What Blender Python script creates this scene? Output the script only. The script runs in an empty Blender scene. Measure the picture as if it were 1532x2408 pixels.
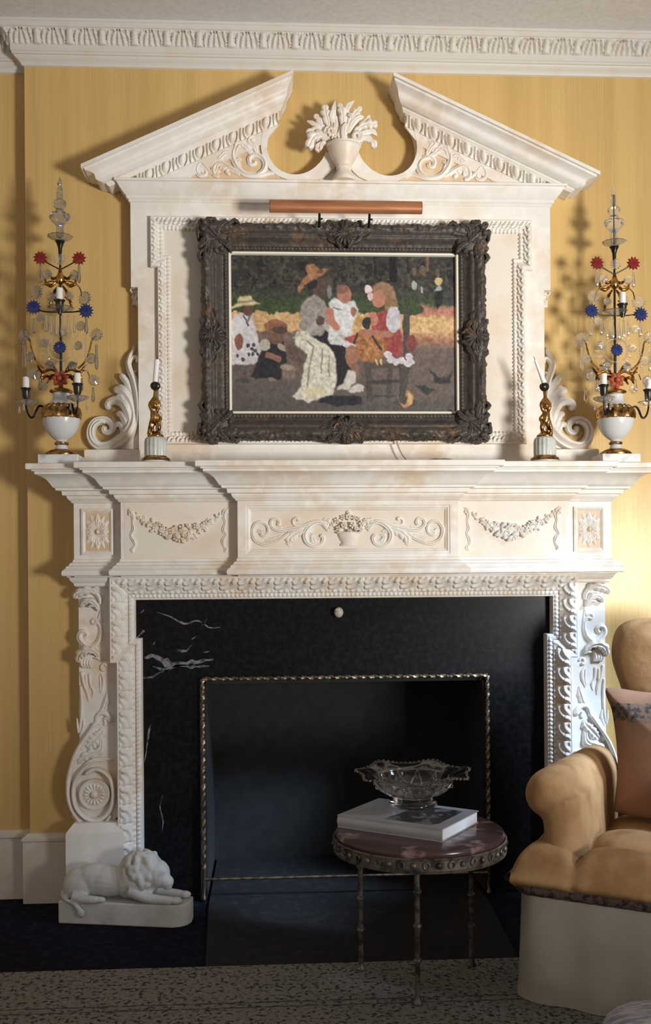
import bpy, bmesh, math, random
import numpy as np
from mathutils import Vector, Matrix, noise as mnoise

random.seed(7)
rng = np.random.RandomState(7)
SC = bpy.context.scene
COL = SC.collection
PI = math.pi

# ------------------------------------------------------------------ camera
FPX, PPX, PPY = 2400.0, 766.0, 1335.0           # focal length and principal point on the 1532 x 2408 frame
YAW, ROLL = math.radians(3.16), 0.0075
CAM = np.array([-0.2596, -3.53, 1.132])
FW = np.array([math.sin(YAW), math.cos(YAW), 0.0])
RT = np.array([math.cos(YAW), -math.sin(YAW), 0.0])
UP = np.array([0.0, 0.0, 1.0])
CX = RT - ROLL * UP; CX /= np.linalg.norm(CX)
CY = UP + ROLL * RT; CY /= np.linalg.norm(CY)
cam_data = bpy.data.cameras.new('camera')
cam_data.sensor_fit = 'HORIZONTAL'
cam_data.sensor_width = 36.0
cam_data.lens = FPX / 1532.0 * 36.0
cam_data.shift_x = 0.0
cam_data.shift_y = (PPY - 1204.0) / 1532.0
cam_data.clip_start = 0.05
cam = bpy.data.objects.new('camera', cam_data)
COL.objects.link(cam)
cam.matrix_world = Matrix(((CX[0], CY[0], -FW[0], CAM[0]), (CX[1], CY[1], -FW[1], CAM[1]), (CX[2], CY[2], -FW[2], CAM[2]), (0, 0, 0, 1)))
SC.camera = cam

# ------------------------------------------------------------------ light and exposure
SC.view_settings.view_transform = 'Standard'
SC.view_settings.look = 'None'
SC.view_settings.gamma = 1.0
SC.view_settings.use_curve_mapping = False
SC.view_settings.exposure = 0.13
wd = bpy.data.worlds.new('world'); SC.world = wd; wd.use_nodes = True
bg = wd.node_tree.nodes['Background']
bg.inputs[0].default_value = (0.70, 0.605, 0.545, 1); bg.inputs[1].default_value = 0.46

def area(name, loc, target, size, energy, color, spread=180, size_y=None):
    l = bpy.data.lights.new(name, 'AREA'); l.energy = energy; l.color = color
    l.shape = 'RECTANGLE'; l.size = size; l.size_y = size_y or size; l.spread = math.radians(spread)
    o = bpy.data.objects.new(name, l); COL.objects.link(o); o.location = loc
    o.rotation_euler = (Vector(target) - Vector(loc)).to_track_quat('-Z', 'Y').to_euler()
    return o
area('window_light', (2.35, -3.90, 1.02), (0.15, 0.0, 2.15), 0.62, 20.5, (1.0, 0.985, 0.945), 60, 0.62)
area('side_window_light', (2.30, -1.60, 2.10), (0.66, -0.30, 0.56), 0.45, 6.5, (0.55, 0.74, 1.0), 30, 0.5)

# ------------------------------------------------------------------ pixel -> plane helpers (photo frame to metres)
def W(px, py, Y=0.0):
    d = FW + CX * (px - PPX) / FPX - CY * (py - PPY) / FPX
    t = (Y - CAM[1]) / d[1]
    p = CAM + t * d
    return (p[0], p[2])
def ZP(px, py, z):
    d = FW + CX * (px - PPX) / FPX - CY * (py - PPY) / FPX
    t = (z - CAM[2]) / d[2]
    p = CAM + t * d
    return (p[0], p[1])
def crop(ox, oy, s, pts, Y):
    return [W(ox + a / s, oy + b / s, Y) for a, b in pts]

# ------------------------------------------------------------------ materials
def lin(c):
    return tuple(((x / 255.0) / 12.92 if x / 255.0 <= 0.04045 else ((x / 255.0 + 0.055) / 1.055) ** 2.4) for x in c)
def M(name, base, rough=0.5, metal=0.0, var=None, var2=None, bump=None, spec=0.5, trans=0.0, ior=1.45, stretch=None, coat=0.0, sheen=0.0):
    m = bpy.data.materials.new(name); m.use_nodes = True
    nt = m.node_tree; N = nt.nodes; L = nt.links
    b = N['Principled BSDF']
    b.inputs['Base Color'].default_value = (*base, 1); b.inputs['Roughness'].default_value = rough
    b.inputs['Metallic'].default_value = metal; b.inputs['Specular IOR Level'].default_value = spec
    b.inputs['Transmission Weight'].default_value = trans; b.inputs['IOR'].default_value = ior
    b.inputs['Coat Weight'].default_value = coat
    b.inputs['Sheen Weight'].default_value = sheen
    tc = N.new('ShaderNodeTexCoord'); src = tc.outputs['Object']
    if stretch:
        mp = N.new('ShaderNodeMapping'); mp.inputs['Scale'].default_value = stretch
        L.new(src, mp.inputs['Vector']); src = mp.outputs['Vector']
    col = None
    for v in (var, var2):
        if not v: continue
        c2, sc, lo, hi, det = v
        n = N.new('ShaderNodeTexNoise'); n.inputs['Scale'].default_value = sc; n.inputs['Detail'].default_value = det
        L.new(src, n.inputs['Vector'])
        r = N.new('ShaderNodeMapRange'); r.inputs['From Min'].default_value = lo; r.inputs['From Max'].default_value = hi
        L.new(n.outputs['Fac'], r.inputs['Value'])
        mx = N.new('ShaderNodeMix'); mx.data_type = 'RGBA'
        if col is None: mx.inputs[6].default_value = (*base, 1)
        else: L.new(col, mx.inputs[6])
        mx.inputs[7].default_value = (*c2, 1)
        L.new(r.outputs[0], mx.inputs[0]); col = mx.outputs[2]
    if col is not None: L.new(col, b.inputs['Base Color'])
    if bump:
        n = N.new('ShaderNodeTexNoise'); n.inputs['Scale'].default_value = bump[0]; n.inputs['Detail'].default_value = 5
        L.new(src, n.inputs['Vector'])
        bp = N.new('ShaderNodeBump'); bp.inputs['Strength'].default_value = bump[1]; bp.inputs['Distance'].default_value = 0.004
        L.new(n.outputs['Fac'], bp.inputs['Height']); L.new(bp.outputs['Normal'], b.inputs['Normal'])
    return m

IVORY = M('ivory_paint', (0.80, 0.76, 0.70), 0.42, var=((0.72, 0.57, 0.41), 5.0, 0.44, 0.74, 8), var2=((0.86, 0.82, 0.76), 26.0, 0.45, 0.7, 4), bump=(160, 0.06))
GLAZE = M('glazed_ochre_ground', (0.66, 0.47, 0.29), 0.5, var=((0.76, 0.62, 0.45), 24, 0.45, 0.72, 5))
PANELG = M('warm_ivory_ground', (0.785, 0.715, 0.615), 0.45, var=((0.71, 0.56, 0.40), 7.0, 0.46, 0.76, 8), bump=(160, 0.06))
CORNICE = M('cornice_paint', (0.68, 0.645, 0.585), 0.5, var=((0.66, 0.58, 0.48), 14, 0.5, 0.8, 5), bump=(120, 0.08))
SILK = M('yellow_silk', (0.68, 0.455, 0.175), 0.29, 0.06, var=((0.59, 0.385, 0.142), 2.0, 0.36, 0.66, 8), var2=((0.70, 0.485, 0.195), 30.0, 0.50, 0.80, 3), stretch=(7.0, 7.0, 0.10), bump=(60, 0.10), spec=0.45)
CEIL = M('ceiling_paint', (0.74, 0.735, 0.73), 0.8, var=((0.66, 0.65, 0.645), 60, 0.4, 0.7, 3))
BASEB = M('baseboard_paint', (0.66, 0.60, 0.50), 0.45, var=((0.58, 0.50, 0.40), 6, 0.45, 0.75, 5))
CARPET = M('dark_blue_carpet', (0.012, 0.012, 0.020), 0.95, var=((0.07, 0.010, 0.016), 60, 0.68, 0.75, 2), var2=((0.020, 0.021, 0.036), 34, 0.5, 0.64, 4), bump=(300, 0.5), spec=0.05)
RUG = M('patterned_rug', (0.235, 0.23, 0.205), 0.95, var=((0.055, 0.054, 0.054), 75, 0.52, 0.60, 10), var2=((0.32, 0.31, 0.275), 90, 0.54, 0.66, 4), bump=(260, 0.6), spec=0.05)
BRASS = M('aged_brass', (0.30, 0.235, 0.16), 0.42, 0.9, var=((0.12, 0.10, 0.08), 40, 0.42, 0.6, 3))
GOLD = M('gilt_bronze', (0.56, 0.31, 0.10), 0.26, 1.0, var=((0.16, 0.085, 0.04), 50, 0.46, 0.62, 5))
DKFRAME = M('dark_bronze_frame', (0.070, 0.058, 0.046), 0.5, 0.1, var=((0.15, 0.085, 0.048), 9, 0.56, 0.70, 6), var2=((0.050, 0.043, 0.037), 60, 0.45, 0.62, 4), bump=(140, 0.2))
RUBGOLD = M('rubbed_gilding', (0.24, 0.115, 0.05), 0.42, 0.35, var=((0.10, 0.06, 0.038), 34, 0.45, 0.62, 5))
LINER = M('cream_liner', (0.80, 0.74, 0.62), 0.45)
COPPER = M('copper_shade', (0.50, 0.21, 0.10), 0.38, 0.45, var=((0.33, 0.13, 0.06), 12, 0.4, 0.7, 3), stretch=(0.5, 3, 3))
BLACKM = M('black_metal', (0.018, 0.017, 0.016), 0.3, 0.6)
DKMETAL = M('dark_patinated_metal', (0.055, 0.048, 0.040), 0.34, 0.8)
PORC = M('white_marble_urn', (0.66, 0.67, 0.67), 0.24, var=((0.56, 0.58, 0.59), 14, 0.5, 0.74, 8))
PLINTHM = M('grey_marble_plinth', (0.72, 0.72, 0.71), 0.35, var=((0.45, 0.45, 0.45), 30, 0.5, 0.7, 8))
DRUM = M('celadon_fluted_marble', (0.58, 0.60, 0.55), 0.3, var=((0.44, 0.46, 0.42), 30, 0.48, 0.7, 6))
WAX = M('white_wax', (0.86, 0.85, 0.82), 0.4)
WICK = M('burnt_wick', (0.02, 0.018, 0.016), 0.9)
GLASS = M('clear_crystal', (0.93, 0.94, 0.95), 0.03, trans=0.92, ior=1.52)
DIMGLASS = M('grey_dimmed_crystal', (0.62, 0.63, 0.64), 0.04, trans=0.92, ior=1.5)  # grey pan crystal; also clear crystal with the left end's shade in its colour
REDG = M('red_glass', (0.34, 0.03, 0.03), 0.10, trans=0.5, ior=1.5)
BLUEG = M('cobalt_glass', (0.03, 0.045, 0.19), 0.08, trans=0.3, ior=1.5)
ORANGEG = M('orange_red_glass', (0.52, 0.12, 0.06), 0.12, trans=0.25, ior=1.5)
STONE = M('pale_carved_stone', (0.60, 0.60, 0.57), 0.7, var=((0.46, 0.45, 0.42), 9, 0.45, 0.72, 7), bump=(90, 0.35))
FABRIC = M('tan_velvet', (0.42, 0.25, 0.115), 0.8, var=((0.31, 0.165, 0.068), 12, 0.40, 0.66, 7), bump=(45, 0.35), spec=0.25)
SKIRTF = M('beige_skirt_linen', (0.42, 0.385, 0.325), 0.85, var=((0.36, 0.315, 0.25), 9, 0.45, 0.7, 6), bump=(320, 0.12))
BRAID = M('maroon_braid', (0.12, 0.075, 0.065), 0.9, var=((0.030, 0.022, 0.026), 60, 0.48, 0.58, 4), bump=(200, 0.8))
CUSHF = M('rust_cushion_fabric', (0.29, 0.145, 0.085), 0.85, var=((0.20, 0.115, 0.072), 7, 0.42, 0.62, 6), bump=(260, 0.15))
CUSHB = M('dark_floral_weave', (0.045, 0.042, 0.038), 0.9, var=((0.17, 0.105, 0.07), 75, 0.46, 0.54, 5))
SATIN = M('silver_blue_satin', (0.44, 0.46, 0.55), 0.25, var=((0.20, 0.21, 0.30), 20, 0.44, 0.60, 5), stretch=(1, 4, 1), sheen=0.3)
BOOKC = M('grey_book_jacket', (0.36, 0.35, 0.36), 0.22, var=((0.30, 0.29, 0.30), 9, 0.4, 0.7, 3))
BOOKP = M('book_pages', (0.80, 0.82, 0.86), 0.7, stretch=(1, 1, 60), var=((0.68, 0.70, 0.75), 12, 0.4, 0.7, 2))
BOOKI = M('dark_cover_print', (0.035, 0.034, 0.038), 0.25, var=((0.16, 0.155, 0.16), 22, 0.55, 0.62, 3))
REDMARB = M('rouge_marble', (0.075, 0.040, 0.040), 0.22, var=((0.30, 0.215, 0.20), 16, 0.56, 0.68, 9))
TABLEM = M('table_bronze', (0.20, 0.175, 0.15), 0.38, 0.55, var=((0.06, 0.05, 0.045), 40, 0.45, 0.62, 4))
PEWTER = M('grey_crystal_bowl', (0.86, 0.86, 0.84), 0.06, trans=1.0, ior=1.48)
CORDM = M('beige_cord', (0.42, 0.36, 0.28), 0.5)
SOOT = M('sooty_brick', (0.030, 0.029, 0.028), 0.95, var=((0.020, 0.020, 0.020), 20, 0.4, 0.7, 4))
KNOBM = M('ivory_knob', (0.48, 0.44, 0.38), 0.4)

def marble_black():
    m = bpy.data.materials.new('black_marble'); m.use_nodes = True
    nt = m.node_tree; N = nt.nodes; L = nt.links; b = N['Principled BSDF']
    b.inputs['Roughness'].default_value = 0.28; b.inputs['Specular IOR Level'].default_value = 0.12
    tc = N.new('ShaderNodeTexCoord')
    n1 = N.new('ShaderNodeTexNoise'); n1.inputs['Scale'].default_value = 60; n1.inputs['Detail'].default_value = 4
    L.new(tc.outputs['Object'], n1.inputs['Vector'])
    cr = N.new('ShaderNodeValToRGB')
    cr.color_ramp.elements[0].position = 0.4; cr.color_ramp.elements[0].color = (0.006, 0.006, 0.006, 1)
    cr.color_ramp.elements[1].position = 0.75; cr.color_ramp.elements[1].color = (0.014, 0.0135, 0.016, 1)
    L.new(n1.outputs['Fac'], cr.inputs['Fac']); L.new(cr.outputs['Color'], b.inputs['Base Color'])
    return m
MARBLE = marble_black()
HEARTHM = M('black_hearth_stone', (0.030, 0.030, 0.031), 0.4, var=((0.045, 0.044, 0.046), 30, 0.5, 0.7, 4), spec=0.15)
VEIN = M('white_marble_vein', (0.22, 0.22, 0.225), 0.22, var=((0.030, 0.030, 0.032), 34, 0.42, 0.60, 7))

# ------------------------------------------------------------------ mesh tools
ORG = {}
class MB:
    def __init__(s): s.v = []; s.f = []; s.m = []
    def add(s, verts, faces, mi=0):
        o = len(s.v); s.v.extend([tuple(map(float, p)) for p in verts])
        for f in faces: s.f.append(tuple(i + o for i in f)); s.m.append(mi)
    def grid(s, P, cu=False, cv=False, mi=0, capu=False):
        P = np.asarray(P, float); n, m = P.shape[:2]; o = len(s.v)
        s.v.extend(map(tuple, P.reshape(-1, 3).tolist()))
        for i in range(n if cu else n - 1):
            i2 = (i + 1) % n
            for j in range(m if cv else m - 1):
                j2 = (j + 1) % m
                s.f.append((o + i * m + j, o + i * m + j2, o + i2 * m + j2, o + i2 * m + j)); s.m.append(mi)
        if capu:
            s.f.append(tuple(o + j for j in range(m))); s.m.append(mi)
            s.f.append(tuple(o + (n - 1) * m + j for j in reversed(range(m)))); s.m.append(mi)
    def box(s, x0, x1, y0, y1, z0, z1, mi=0):
        s.add([(x0, y0, z0), (x1, y0, z0), (x1, y1, z0), (x0, y1, z0), (x0, y0, z1), (x1, y0, z1), (x1, y1, z1), (x0, y1, z1)],
              [(0, 3, 2, 1), (4, 5, 6, 7), (0, 1, 5, 4), (1, 2, 6, 5), (2, 3, 7, 6), (3, 0, 4, 7)], mi)
    def prism(s, poly, y0, y1, mi=0):            # polygon in x,z extruded along y
        n = len(poly)
        s.add([(a, y0, b) for a, b in poly] + [(a, y1, b) for a, b in poly],
              [tuple(range(n)), tuple(range(2 * n - 1, n - 1, -1))] + [(i, i + n, (i + 1) % n + n, (i + 1) % n) for i in range(n)], mi)
    def plan(s, poly, z0, z1, mi=0):             # polygon in x,y extruded along z
        n = len(poly)
        s.add([(a, b, z0) for a, b in poly] + [(a, b, z1) for a, b in poly],
              [tuple(range(n)), tuple(range(2 * n - 1, n - 1, -1))] + [(i, i + n, (i + 1) % n + n, (i + 1) % n) for i in range(n)], mi)
    def lathe(s, prof, c=(0, 0, 0), seg=32, mi=0, flute=None, half=False):
        c = np.array(c, float); n = len(prof)
        A = np.linspace(0, 2 * PI, seg, endpoint=False)
        P = np.zeros((n, seg, 3))
        for i, (r, z) in enumerate(prof):
            rr = np.full(seg, max(r, 1e-5))
            if flute and flute[2] <= z <= flute[3]: rr = rr * (1 + flute[1] * np.cos(A * flute[0]))
            P[i, :, 0] = c[0] + rr * np.cos(A); P[i, :, 1] = c[1] + rr * np.sin(A); P[i, :, 2] = c[2] + z
        s.grid(P, cv=True, mi=mi, capu=True)
    def tube(s, pts, r, seg=10, mi=0, n=None, smooth=True):
        pts = np.asarray(pts, float)
        rr = np.full(len(pts), r) if np.isscalar(r) else np.asarray(r, float)
        if smooth and len(pts) > 2: pts, rr = cat(pts, rr, n or max(16, 8 * len(pts)))
        T = np.gradient(pts, axis=0); T /= np.linalg.norm(T, axis=1)[:, None] + 1e-12
        a = np.array([0, 0, 1.0]) if abs(T[0][2]) < 0.9 else np.array([1.0, 0, 0])
        u = np.cross(T[0], a); u /= np.linalg.norm(u)
        P = np.zeros((len(pts), seg, 3)); A = np.linspace(0, 2 * PI, seg, endpoint=False)
        for i in range(len(pts)):
            u = u - T[i] * np.dot(u, T[i]); u /= np.linalg.norm(u) + 1e-12
            w = np.cross(T[i], u)
            P[i] = pts[i] + rr[i] * (np.cos(A)[:, None] * u + np.sin(A)[:, None] * w)
        s.grid(P, cv=True, mi=mi, capu=True)
    def ball(s, c, r, seg=14, mi=0):
        r = (r, r, r) if np.isscalar(r) else r
        th = np.linspace(0.001, PI - 0.001, seg // 2 + 2); A = np.linspace(0, 2 * PI, seg, endpoint=False)
        P = np.zeros((len(th), seg, 3))
        P[..., 0] = c[0] + r[0] * np.sin(th)[:, None] * np.cos(A); P[..., 1] = c[1] + r[1] * np.sin(th)[:, None] * np.sin(A)
        P[..., 2] = c[2] + r[2] * np.cos(th)[:, None] * np.ones_like(A)
        s.grid(P, cv=True, mi=mi, capu=True)
    def mirror(s):
        o = MB(); o.v = [(-a, b, c) for a, b, c in s.v]; o.f = [tuple(reversed(f)) for f in s.f]; o.m = list(s.m); return o
    def build(s, name, mats, parent=None, smooth=True, angle=38, recalc=True):
        if not isinstance(mats, (list, tuple)): mats = [mats]
        org = ORG.get(parent.name, Vector((0, 0, 0))) if parent else Vector((0, 0, 0))
        me = bpy.data.meshes.new(name)
        me.from_pydata([(a - org.x, b - org.y, c - org.z) for a, b, c in s.v], [], s.f)
        for m in mats: me.materials.append(m)
        me.polygons.foreach_set('material_index', s.m)
        if recalc:
            bm = bmesh.new(); bm.from_mesh(me); bmesh.ops.recalc_face_normals(bm, faces=bm.faces); bm.to_mesh(me); bm.free()
        if smooth:
            me.polygons.foreach_set('use_smooth', [True] * len(me.polygons))
            me.set_sharp_from_angle(angle=math.radians(angle))
        me.update()
        o = bpy.data.objects.new(name, me); COL.objects.link(o)
        if parent: o.parent = parent
        ORG[o.name] = org.copy()
        return o

def cat(pts, r, n):
    pts = np.asarray(pts, float); r = np.asarray(r, float); k = len(pts)
    if k == 2:
        t = np.linspace(0, 1, n)[:, None]; return pts[0] * (1 - t) + pts[1] * t, r[0] + (r[1] - r[0]) * t[:, 0]
    E = np.vstack([2 * pts[0] - pts[1], pts, 2 * pts[-1] - pts[-2]])
    t = np.linspace(0, k - 1 - 1e-9, n); i = t.astype(int); u = (t - i)[:, None]
    p0, p1, p2, p3 = E[i], E[i + 1], E[i + 2], E[i + 3]
    q = 0.5 * (2 * p1 + (p2 - p0) * u + (2 * p0 - 5 * p1 + 4 * p2 - p3) * u ** 2 + (3 * p1 - p0 - 3 * p2 + p3) * u ** 3)
    return q, np.interp(t, np.arange(k), r)

def stroke(mb, pts, r, Y0, h=1.0, n=None, seg=10, flutes=0, fl=0.0, base=0.0, mi=0):
    """carved relief strand lying on the plane y = Y0 and standing out towards -y"""
    pts = np.asarray(pts, float)
    rr = np.full(len(pts), r) if np.isscalar(r) else np.interp(np.linspace(0, 1, len(pts)), np.linspace(0, 1, len(r)), r)
    bb = np.full(len(pts), base) if np.isscalar(base) else np.interp(np.linspace(0, 1, len(pts)), np.linspace(0, 1, len(base)), base)
    N = (n or max(14, 7 * len(pts))) + 8
    q, rr = cat(pts, rr, N); bb = np.interp(np.linspace(0, 1, N), np.linspace(0, 1, len(bb)), bb)
    sl_ = np.r_[0, np.cumsum(np.linalg.norm(np.diff(q, axis=0), axis=1))]
    e_ = np.clip(np.minimum(sl_, sl_[-1] - sl_) / (rr + 1e-9), 0, 1); rr = rr * np.maximum(np.sqrt(1 - (1 - e_) ** 2), .12)
    T = np.gradient(q, axis=0); T /= np.linalg.norm(T, axis=1)[:, None] + 1e-12
    Nn = np.stack([T[:, 1], -T[:, 0]], 1)
    a = np.linspace(0, PI, seg + 1); c = np.cos(a); f = np.sin(a) * (1 + fl * np.cos(c * PI * flutes))
    P = np.zeros((N, seg + 1, 3))
    P[..., 0] = q[:, 0:1] + Nn[:, 0:1] * rr[:, None] * c; P[..., 2] = q[:, 1:2] + Nn[:, 1:2] * rr[:, None] * c
    P[..., 1] = Y0 - bb[:, None] * (f > 1e-6) - h * rr[:, None] * f
    mb.grid(P, cv=True, mi=mi, capu=True)

def leaf(mb, pts, w, Y0, h=0.6, lobes=5, slant=0.5, base=0.0, n=44, m=13, rip=0.25, mi=0, back=0.001, lob=0.36):
    """acanthus leaf: lobed edges, midrib groove, veins"""
    pts = np.asarray(pts, float)
    ww = np.interp(np.linspace(0, 1, len(pts)), np.linspace(0, 1, len(w)), w)
    q, ww = cat(pts, ww, n)
    T = np.gradient(q, axis=0); T /= np.linalg.norm(T, axis=1)[:, None] + 1e-12
    Nn = np.stack([T[:, 1], -T[:, 0]], 1)
    t = np.linspace(0, 1, n); s = np.linspace(-1, 1, m)
    edge = ww * (1 - lob + lob * np.abs(np.sin(PI * lobes * t)) ** 0.6)
    bb = np.full(n, base) if np.isscalar(base) else np.interp(t, np.linspace(0, 1, len(base)), base)
    P = np.zeros((n, 2 * m, 3))
    for k, (ss, front) in enumerate([(x, 1) for x in s] + [(x, 0) for x in s[::-1]]):
        lat = edge * ss
        x = q[:, 0] + Nn[:, 0] * lat + T[:, 0] * slant * abs(ss) * edge
        z = q[:, 1] + Nn[:, 1] * lat + T[:, 1] * slant * abs(ss) * edge
        f = h * ww * math.sqrt(max(0, 1 - 0.92 * ss * ss)) * (1 - 0.45 * math.exp(-(ss / 0.16) ** 2)) * (1 - rip * abs(ss) * np.abs(np.cos(PI * lobes * t)))
        P[:, k, 0] = x; P[:, k, 2] = z; P[:, k, 1] = (Y0 - bb - f) if front else (Y0 + back)
    mb.grid(P, cv=True, mi=mi, capu=True)

def spiral(cx, cz, r0, r1, a0, turns, n=18):
    t = np.linspace(0, 1, n); r = r0 * (r1 / r0) ** t; a = math.radians(a0) + turns * 2 * PI * t
    return [(cx + rr * math.cos(x), cz + rr * math.sin(x)) for rr, x in zip(r, a)]

def dens(prof, n):
    p = np.asarray(prof, float); d = np.r_[0, np.cumsum(np.linalg.norm(np.diff(p, axis=0), axis=1))]
    t = np.linspace(0, d[-1], n)
    return np.stack([np.interp(t, d, p[:, 0]), np.interp(t, d, p[:, 1])], 1)

def sweep(mb, path, prof, fmap, closed=False, disp=None, ds=None, mi=0, caps=True):
    """moulding along a polyline with mitred corners; prof = (offset along normal, height)"""
    path = np.asarray(path, float); prof = np.asarray(prof, float); n = len(path)
    segs = [(i, (i + 1) % n) for i in range(n if closed else n - 1)]
    D = [(path[j] - path[i]) / np.linalg.norm(path[j] - path[i]) for i, j in segs]
    NR = [np.array([d[1], -d[0]]) for d in D]
    def mit(i):
        a = NR[i - 1] if (closed or i > 0) else NR[i]
        b = NR[i] if i < len(NR) else (NR[0] if closed else NR[i - 1])
        return (a + b) / (1 + np.dot(a, b))
    MT = [mit(i) for i in range(n)]
    dp = np.gradient(prof, axis=0); dp /= np.linalg.norm(dp, axis=1)[:, None] + 1e-12
    pn = np.stack([-dp[:, 1], dp[:, 0]], 1)
    v = np.linspace(0, 1, len(prof))
    for k, (i, j) in enumerate(segs):
        A = path[i] + MT[i] * prof[:, 0:1]; B = path[j] + MT[j] * prof[:, 0:1]
        ln = np.linalg.norm(path[j] - path[i]); cnt = max(2, int(ln / ds) + 1) if ds else 2
        mid = (path[i] + path[j]) / 2
        P = np.zeros((cnt, len(prof), 3))
        for a, t in enumerate(np.linspace(0, 1, cnt)):
            q = A * (1 - t) + B * t; hh = prof[:, 1].copy()
            if disp is not None:
                u = (q - mid) @ D[k]; dd = disp(u, v, ln) * min(1.0, min(t, 1 - t) * ln / 0.008) * (ln > 0.05)
                q = q + NR[k] * (pn[:, 0] * dd)[:, None]; hh = hh + pn[:, 1] * dd
            for b in range(len(prof)): P[a, b] = fmap(q[b, 0], q[b, 1], hh[b])
        mb.grid(P, mi=mi)
        if caps and not closed and (k == 0 or k == len(segs) - 1):
            if k == 0: mb.add(P[0], [tuple(range(len(prof)))], mi)
            if k == len(segs) - 1: mb.add(P[-1], [tuple(range(len(prof)))], mi)
def PLAN(a, b, h): return (a, b, h)
def FRONT(Y0): return lambda a, b, h: (a, Y0 - h, b)

def thing(name, loc, label, cat_, group=None):
    o = bpy.data.objects.new(name, None); COL.objects.link(o); o.location = loc; o.empty_display_size = 0.05
    ORG[o.name] = Vector(loc); tag(o, label, cat_, group); return o
def tag(o, label, cat_, group=None):
    o['label'] = label; o['category'] = cat_
    if group: o['group'] = group
    return o
def struct(o, label=None):
    o['kind'] = 'structure'; return o
def both(mb):                                   # a left-hand relief and its mirror image in one mesh
    r = mb.mirror(); o = len(mb.v); mb.v += r.v; mb.f += [tuple(i + o for i in f) for f in r.f]; mb.m += r.m
    return mb
# ------------------------------------------------------------------ room shell
OPX, OPZ = 0.50, 0.755                            # firebox opening half width / height
mb = MB(); mb.box(-3.2, 2.8, -5.2, 0.6, -0.08, 0.0); struct(mb.build('floor', CARPET, smooth=False))
mb = MB(); mb.box(-3.2, 2.8, -5.2, 0.6, 2.978, 3.06); struct(mb.build('ceiling', CEIL, smooth=False))
mb = MB(); mb.box(-3.2, -1.081, 0.055, 0.12, 0, 2.978); struct(mb.build('wall_back', SILK, smooth=False))
mb = MB()
mb.box(-1.081, -OPX, 0.0, 0.12, 0, 2.978); mb.box(OPX, 2.0, 0.0, 0.12, 0, 2.978); mb.box(-OPX, OPX, 0.0, 0.12, OPZ, 2.978)
struct(mb.build('wall_chimney', SILK, smooth=False))

# crown moulding with acanthus leaves
def crown_prof():
    return [(0.0, 2.848), (0.007, 2.850), (0.010, 2.856), (0.017, 2.864), (0.027, 2.871), (0.029, 2.876), (0.034, 2.877), (0.034, 2.884), (0.038, 2.886), (0.038, 2.905)]
def leaf_disp(u, v, ln):
    per = 0.108; k = max(1, round(ln / per)); per = ln / k
    x = (u / per) % 1.0; x = np.where(x > 0.5, x - 1, x); ax = np.abs(x)
    env = np.clip(np.minimum(v, 1 - v) / 0.10, 0, 1)
    w = 0.150 - 0.055 * v                                      # smooth tongue, wider at the foot
    tongue = np.sqrt(np.clip(1 - (ax / w) ** 2, 0, 1)) * 1.1
    r = np.clip((ax - w) / (0.5 - w), 0, 1)
    curl = 0.5 + 0.5 * np.cos(2 * PI * (2.1 * r - 1.3 * (v - 0.15) ** 2 * (1 - r) - 0.35 * v))
    leafp = 0.95 * curl * (0.55 + 0.45 * np.sin(PI * np.clip(v * 1.02, 0, 1)))
    eye = sum(np.exp(-((ax - ex) / 0.028) ** 2 - ((v - ev) / 0.07) ** 2) for ex, ev in ((0.46, 0.90), (0.36, 0.84), (0.27, 0.90)))
    gap = np.exp(-((ax - w) / 0.022) ** 2)
    return -0.0115 * env * (np.where(ax < w, tongue, leafp) - 1.2 * eye - 0.4 * gap)
def crown(name, path):
    mb = MB()
    sweep(mb, path, crown_prof(), PLAN)
    lz = dens([(0.038, 2.905), (0.040, 2.909), (0.044, 2.920), (0.051, 2.934), (0.060, 2.946), (0.064, 2.951)], 26)
    sweep(mb, path, lz, PLAN, disp=leaf_disp, ds=0.0035)
    sweep(mb, path, [(0.064, 2.951), (0.069, 2.953), (0.069, 2.968), (0.073, 2.970), (0.073, 2.979)], PLAN)
    return struct(mb.build(name, CORNICE))
crown('trim_1', [(-1.081, 0.055), (-1.081, 0.0), (1.85, 0.0)])
crown('trim_2', [(-3.0, 0.055), (-1.081, 0.055)])
bprof = [(0.0, 0.0), (0.020, 0.0), (0.020, 0.208), (0.024, 0.212), (0.024, 0.221), (0.014, 0.226), (0.008, 0.234), (0.0, 0.236)]
mb = MB(); sweep(mb, [(-3.0, 0.055), (-1.081, 0.055)], bprof, PLAN); struct(mb.build('baseboard_back', BASEB))
mb = MB(); sweep(mb, [(-1.081, 0.055), (-1.081, 0.0), (-0.90, 0.0)], bprof, PLAN); sweep(mb, [(0.90, 0.0), (1.9, 0.0)], bprof, PLAN)
struct(mb.build('baseboard_chimney', BASEB))

# ------------------------------------------------------------------ mantelpiece
MAN = thing('mantelpiece', (0, 0, 0), 'carved ivory fireplace mantelpiece with garland frieze, scroll brackets and stepped shelf', 'mantelpiece')
HO, HM, HC = 0.903, 0.743, 0.361
DO, DM, DC = -0.12, -0.165, -0.21
FP = [(-HO, 0), (-HO, DO), (-HM, DO), (-HM, DM), (-HC, DM), (-HC, DC), (HC, DC), (HC, DM), (HM, DM), (HM, DO), (HO, DO), (HO, 0)]
def offs(path, d):
    p = np.asarray(path, float); out = []
    D = [(p[i + 1] - p[i]) / np.linalg.norm(p[i + 1] - p[i]) for i in range(len(p) - 1)]
    Nn = [np.array([q[1], -q[0]]) for q in D]
    for i in range(len(p)):
        a = Nn[max(i - 1, 0)]; b = Nn[min(i, len(Nn) - 1)]
        if i == 0: a = b
        out.append(tuple(p[i] + (a + b) / (1 + np.dot(a, b)) * d))
    return out
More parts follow.
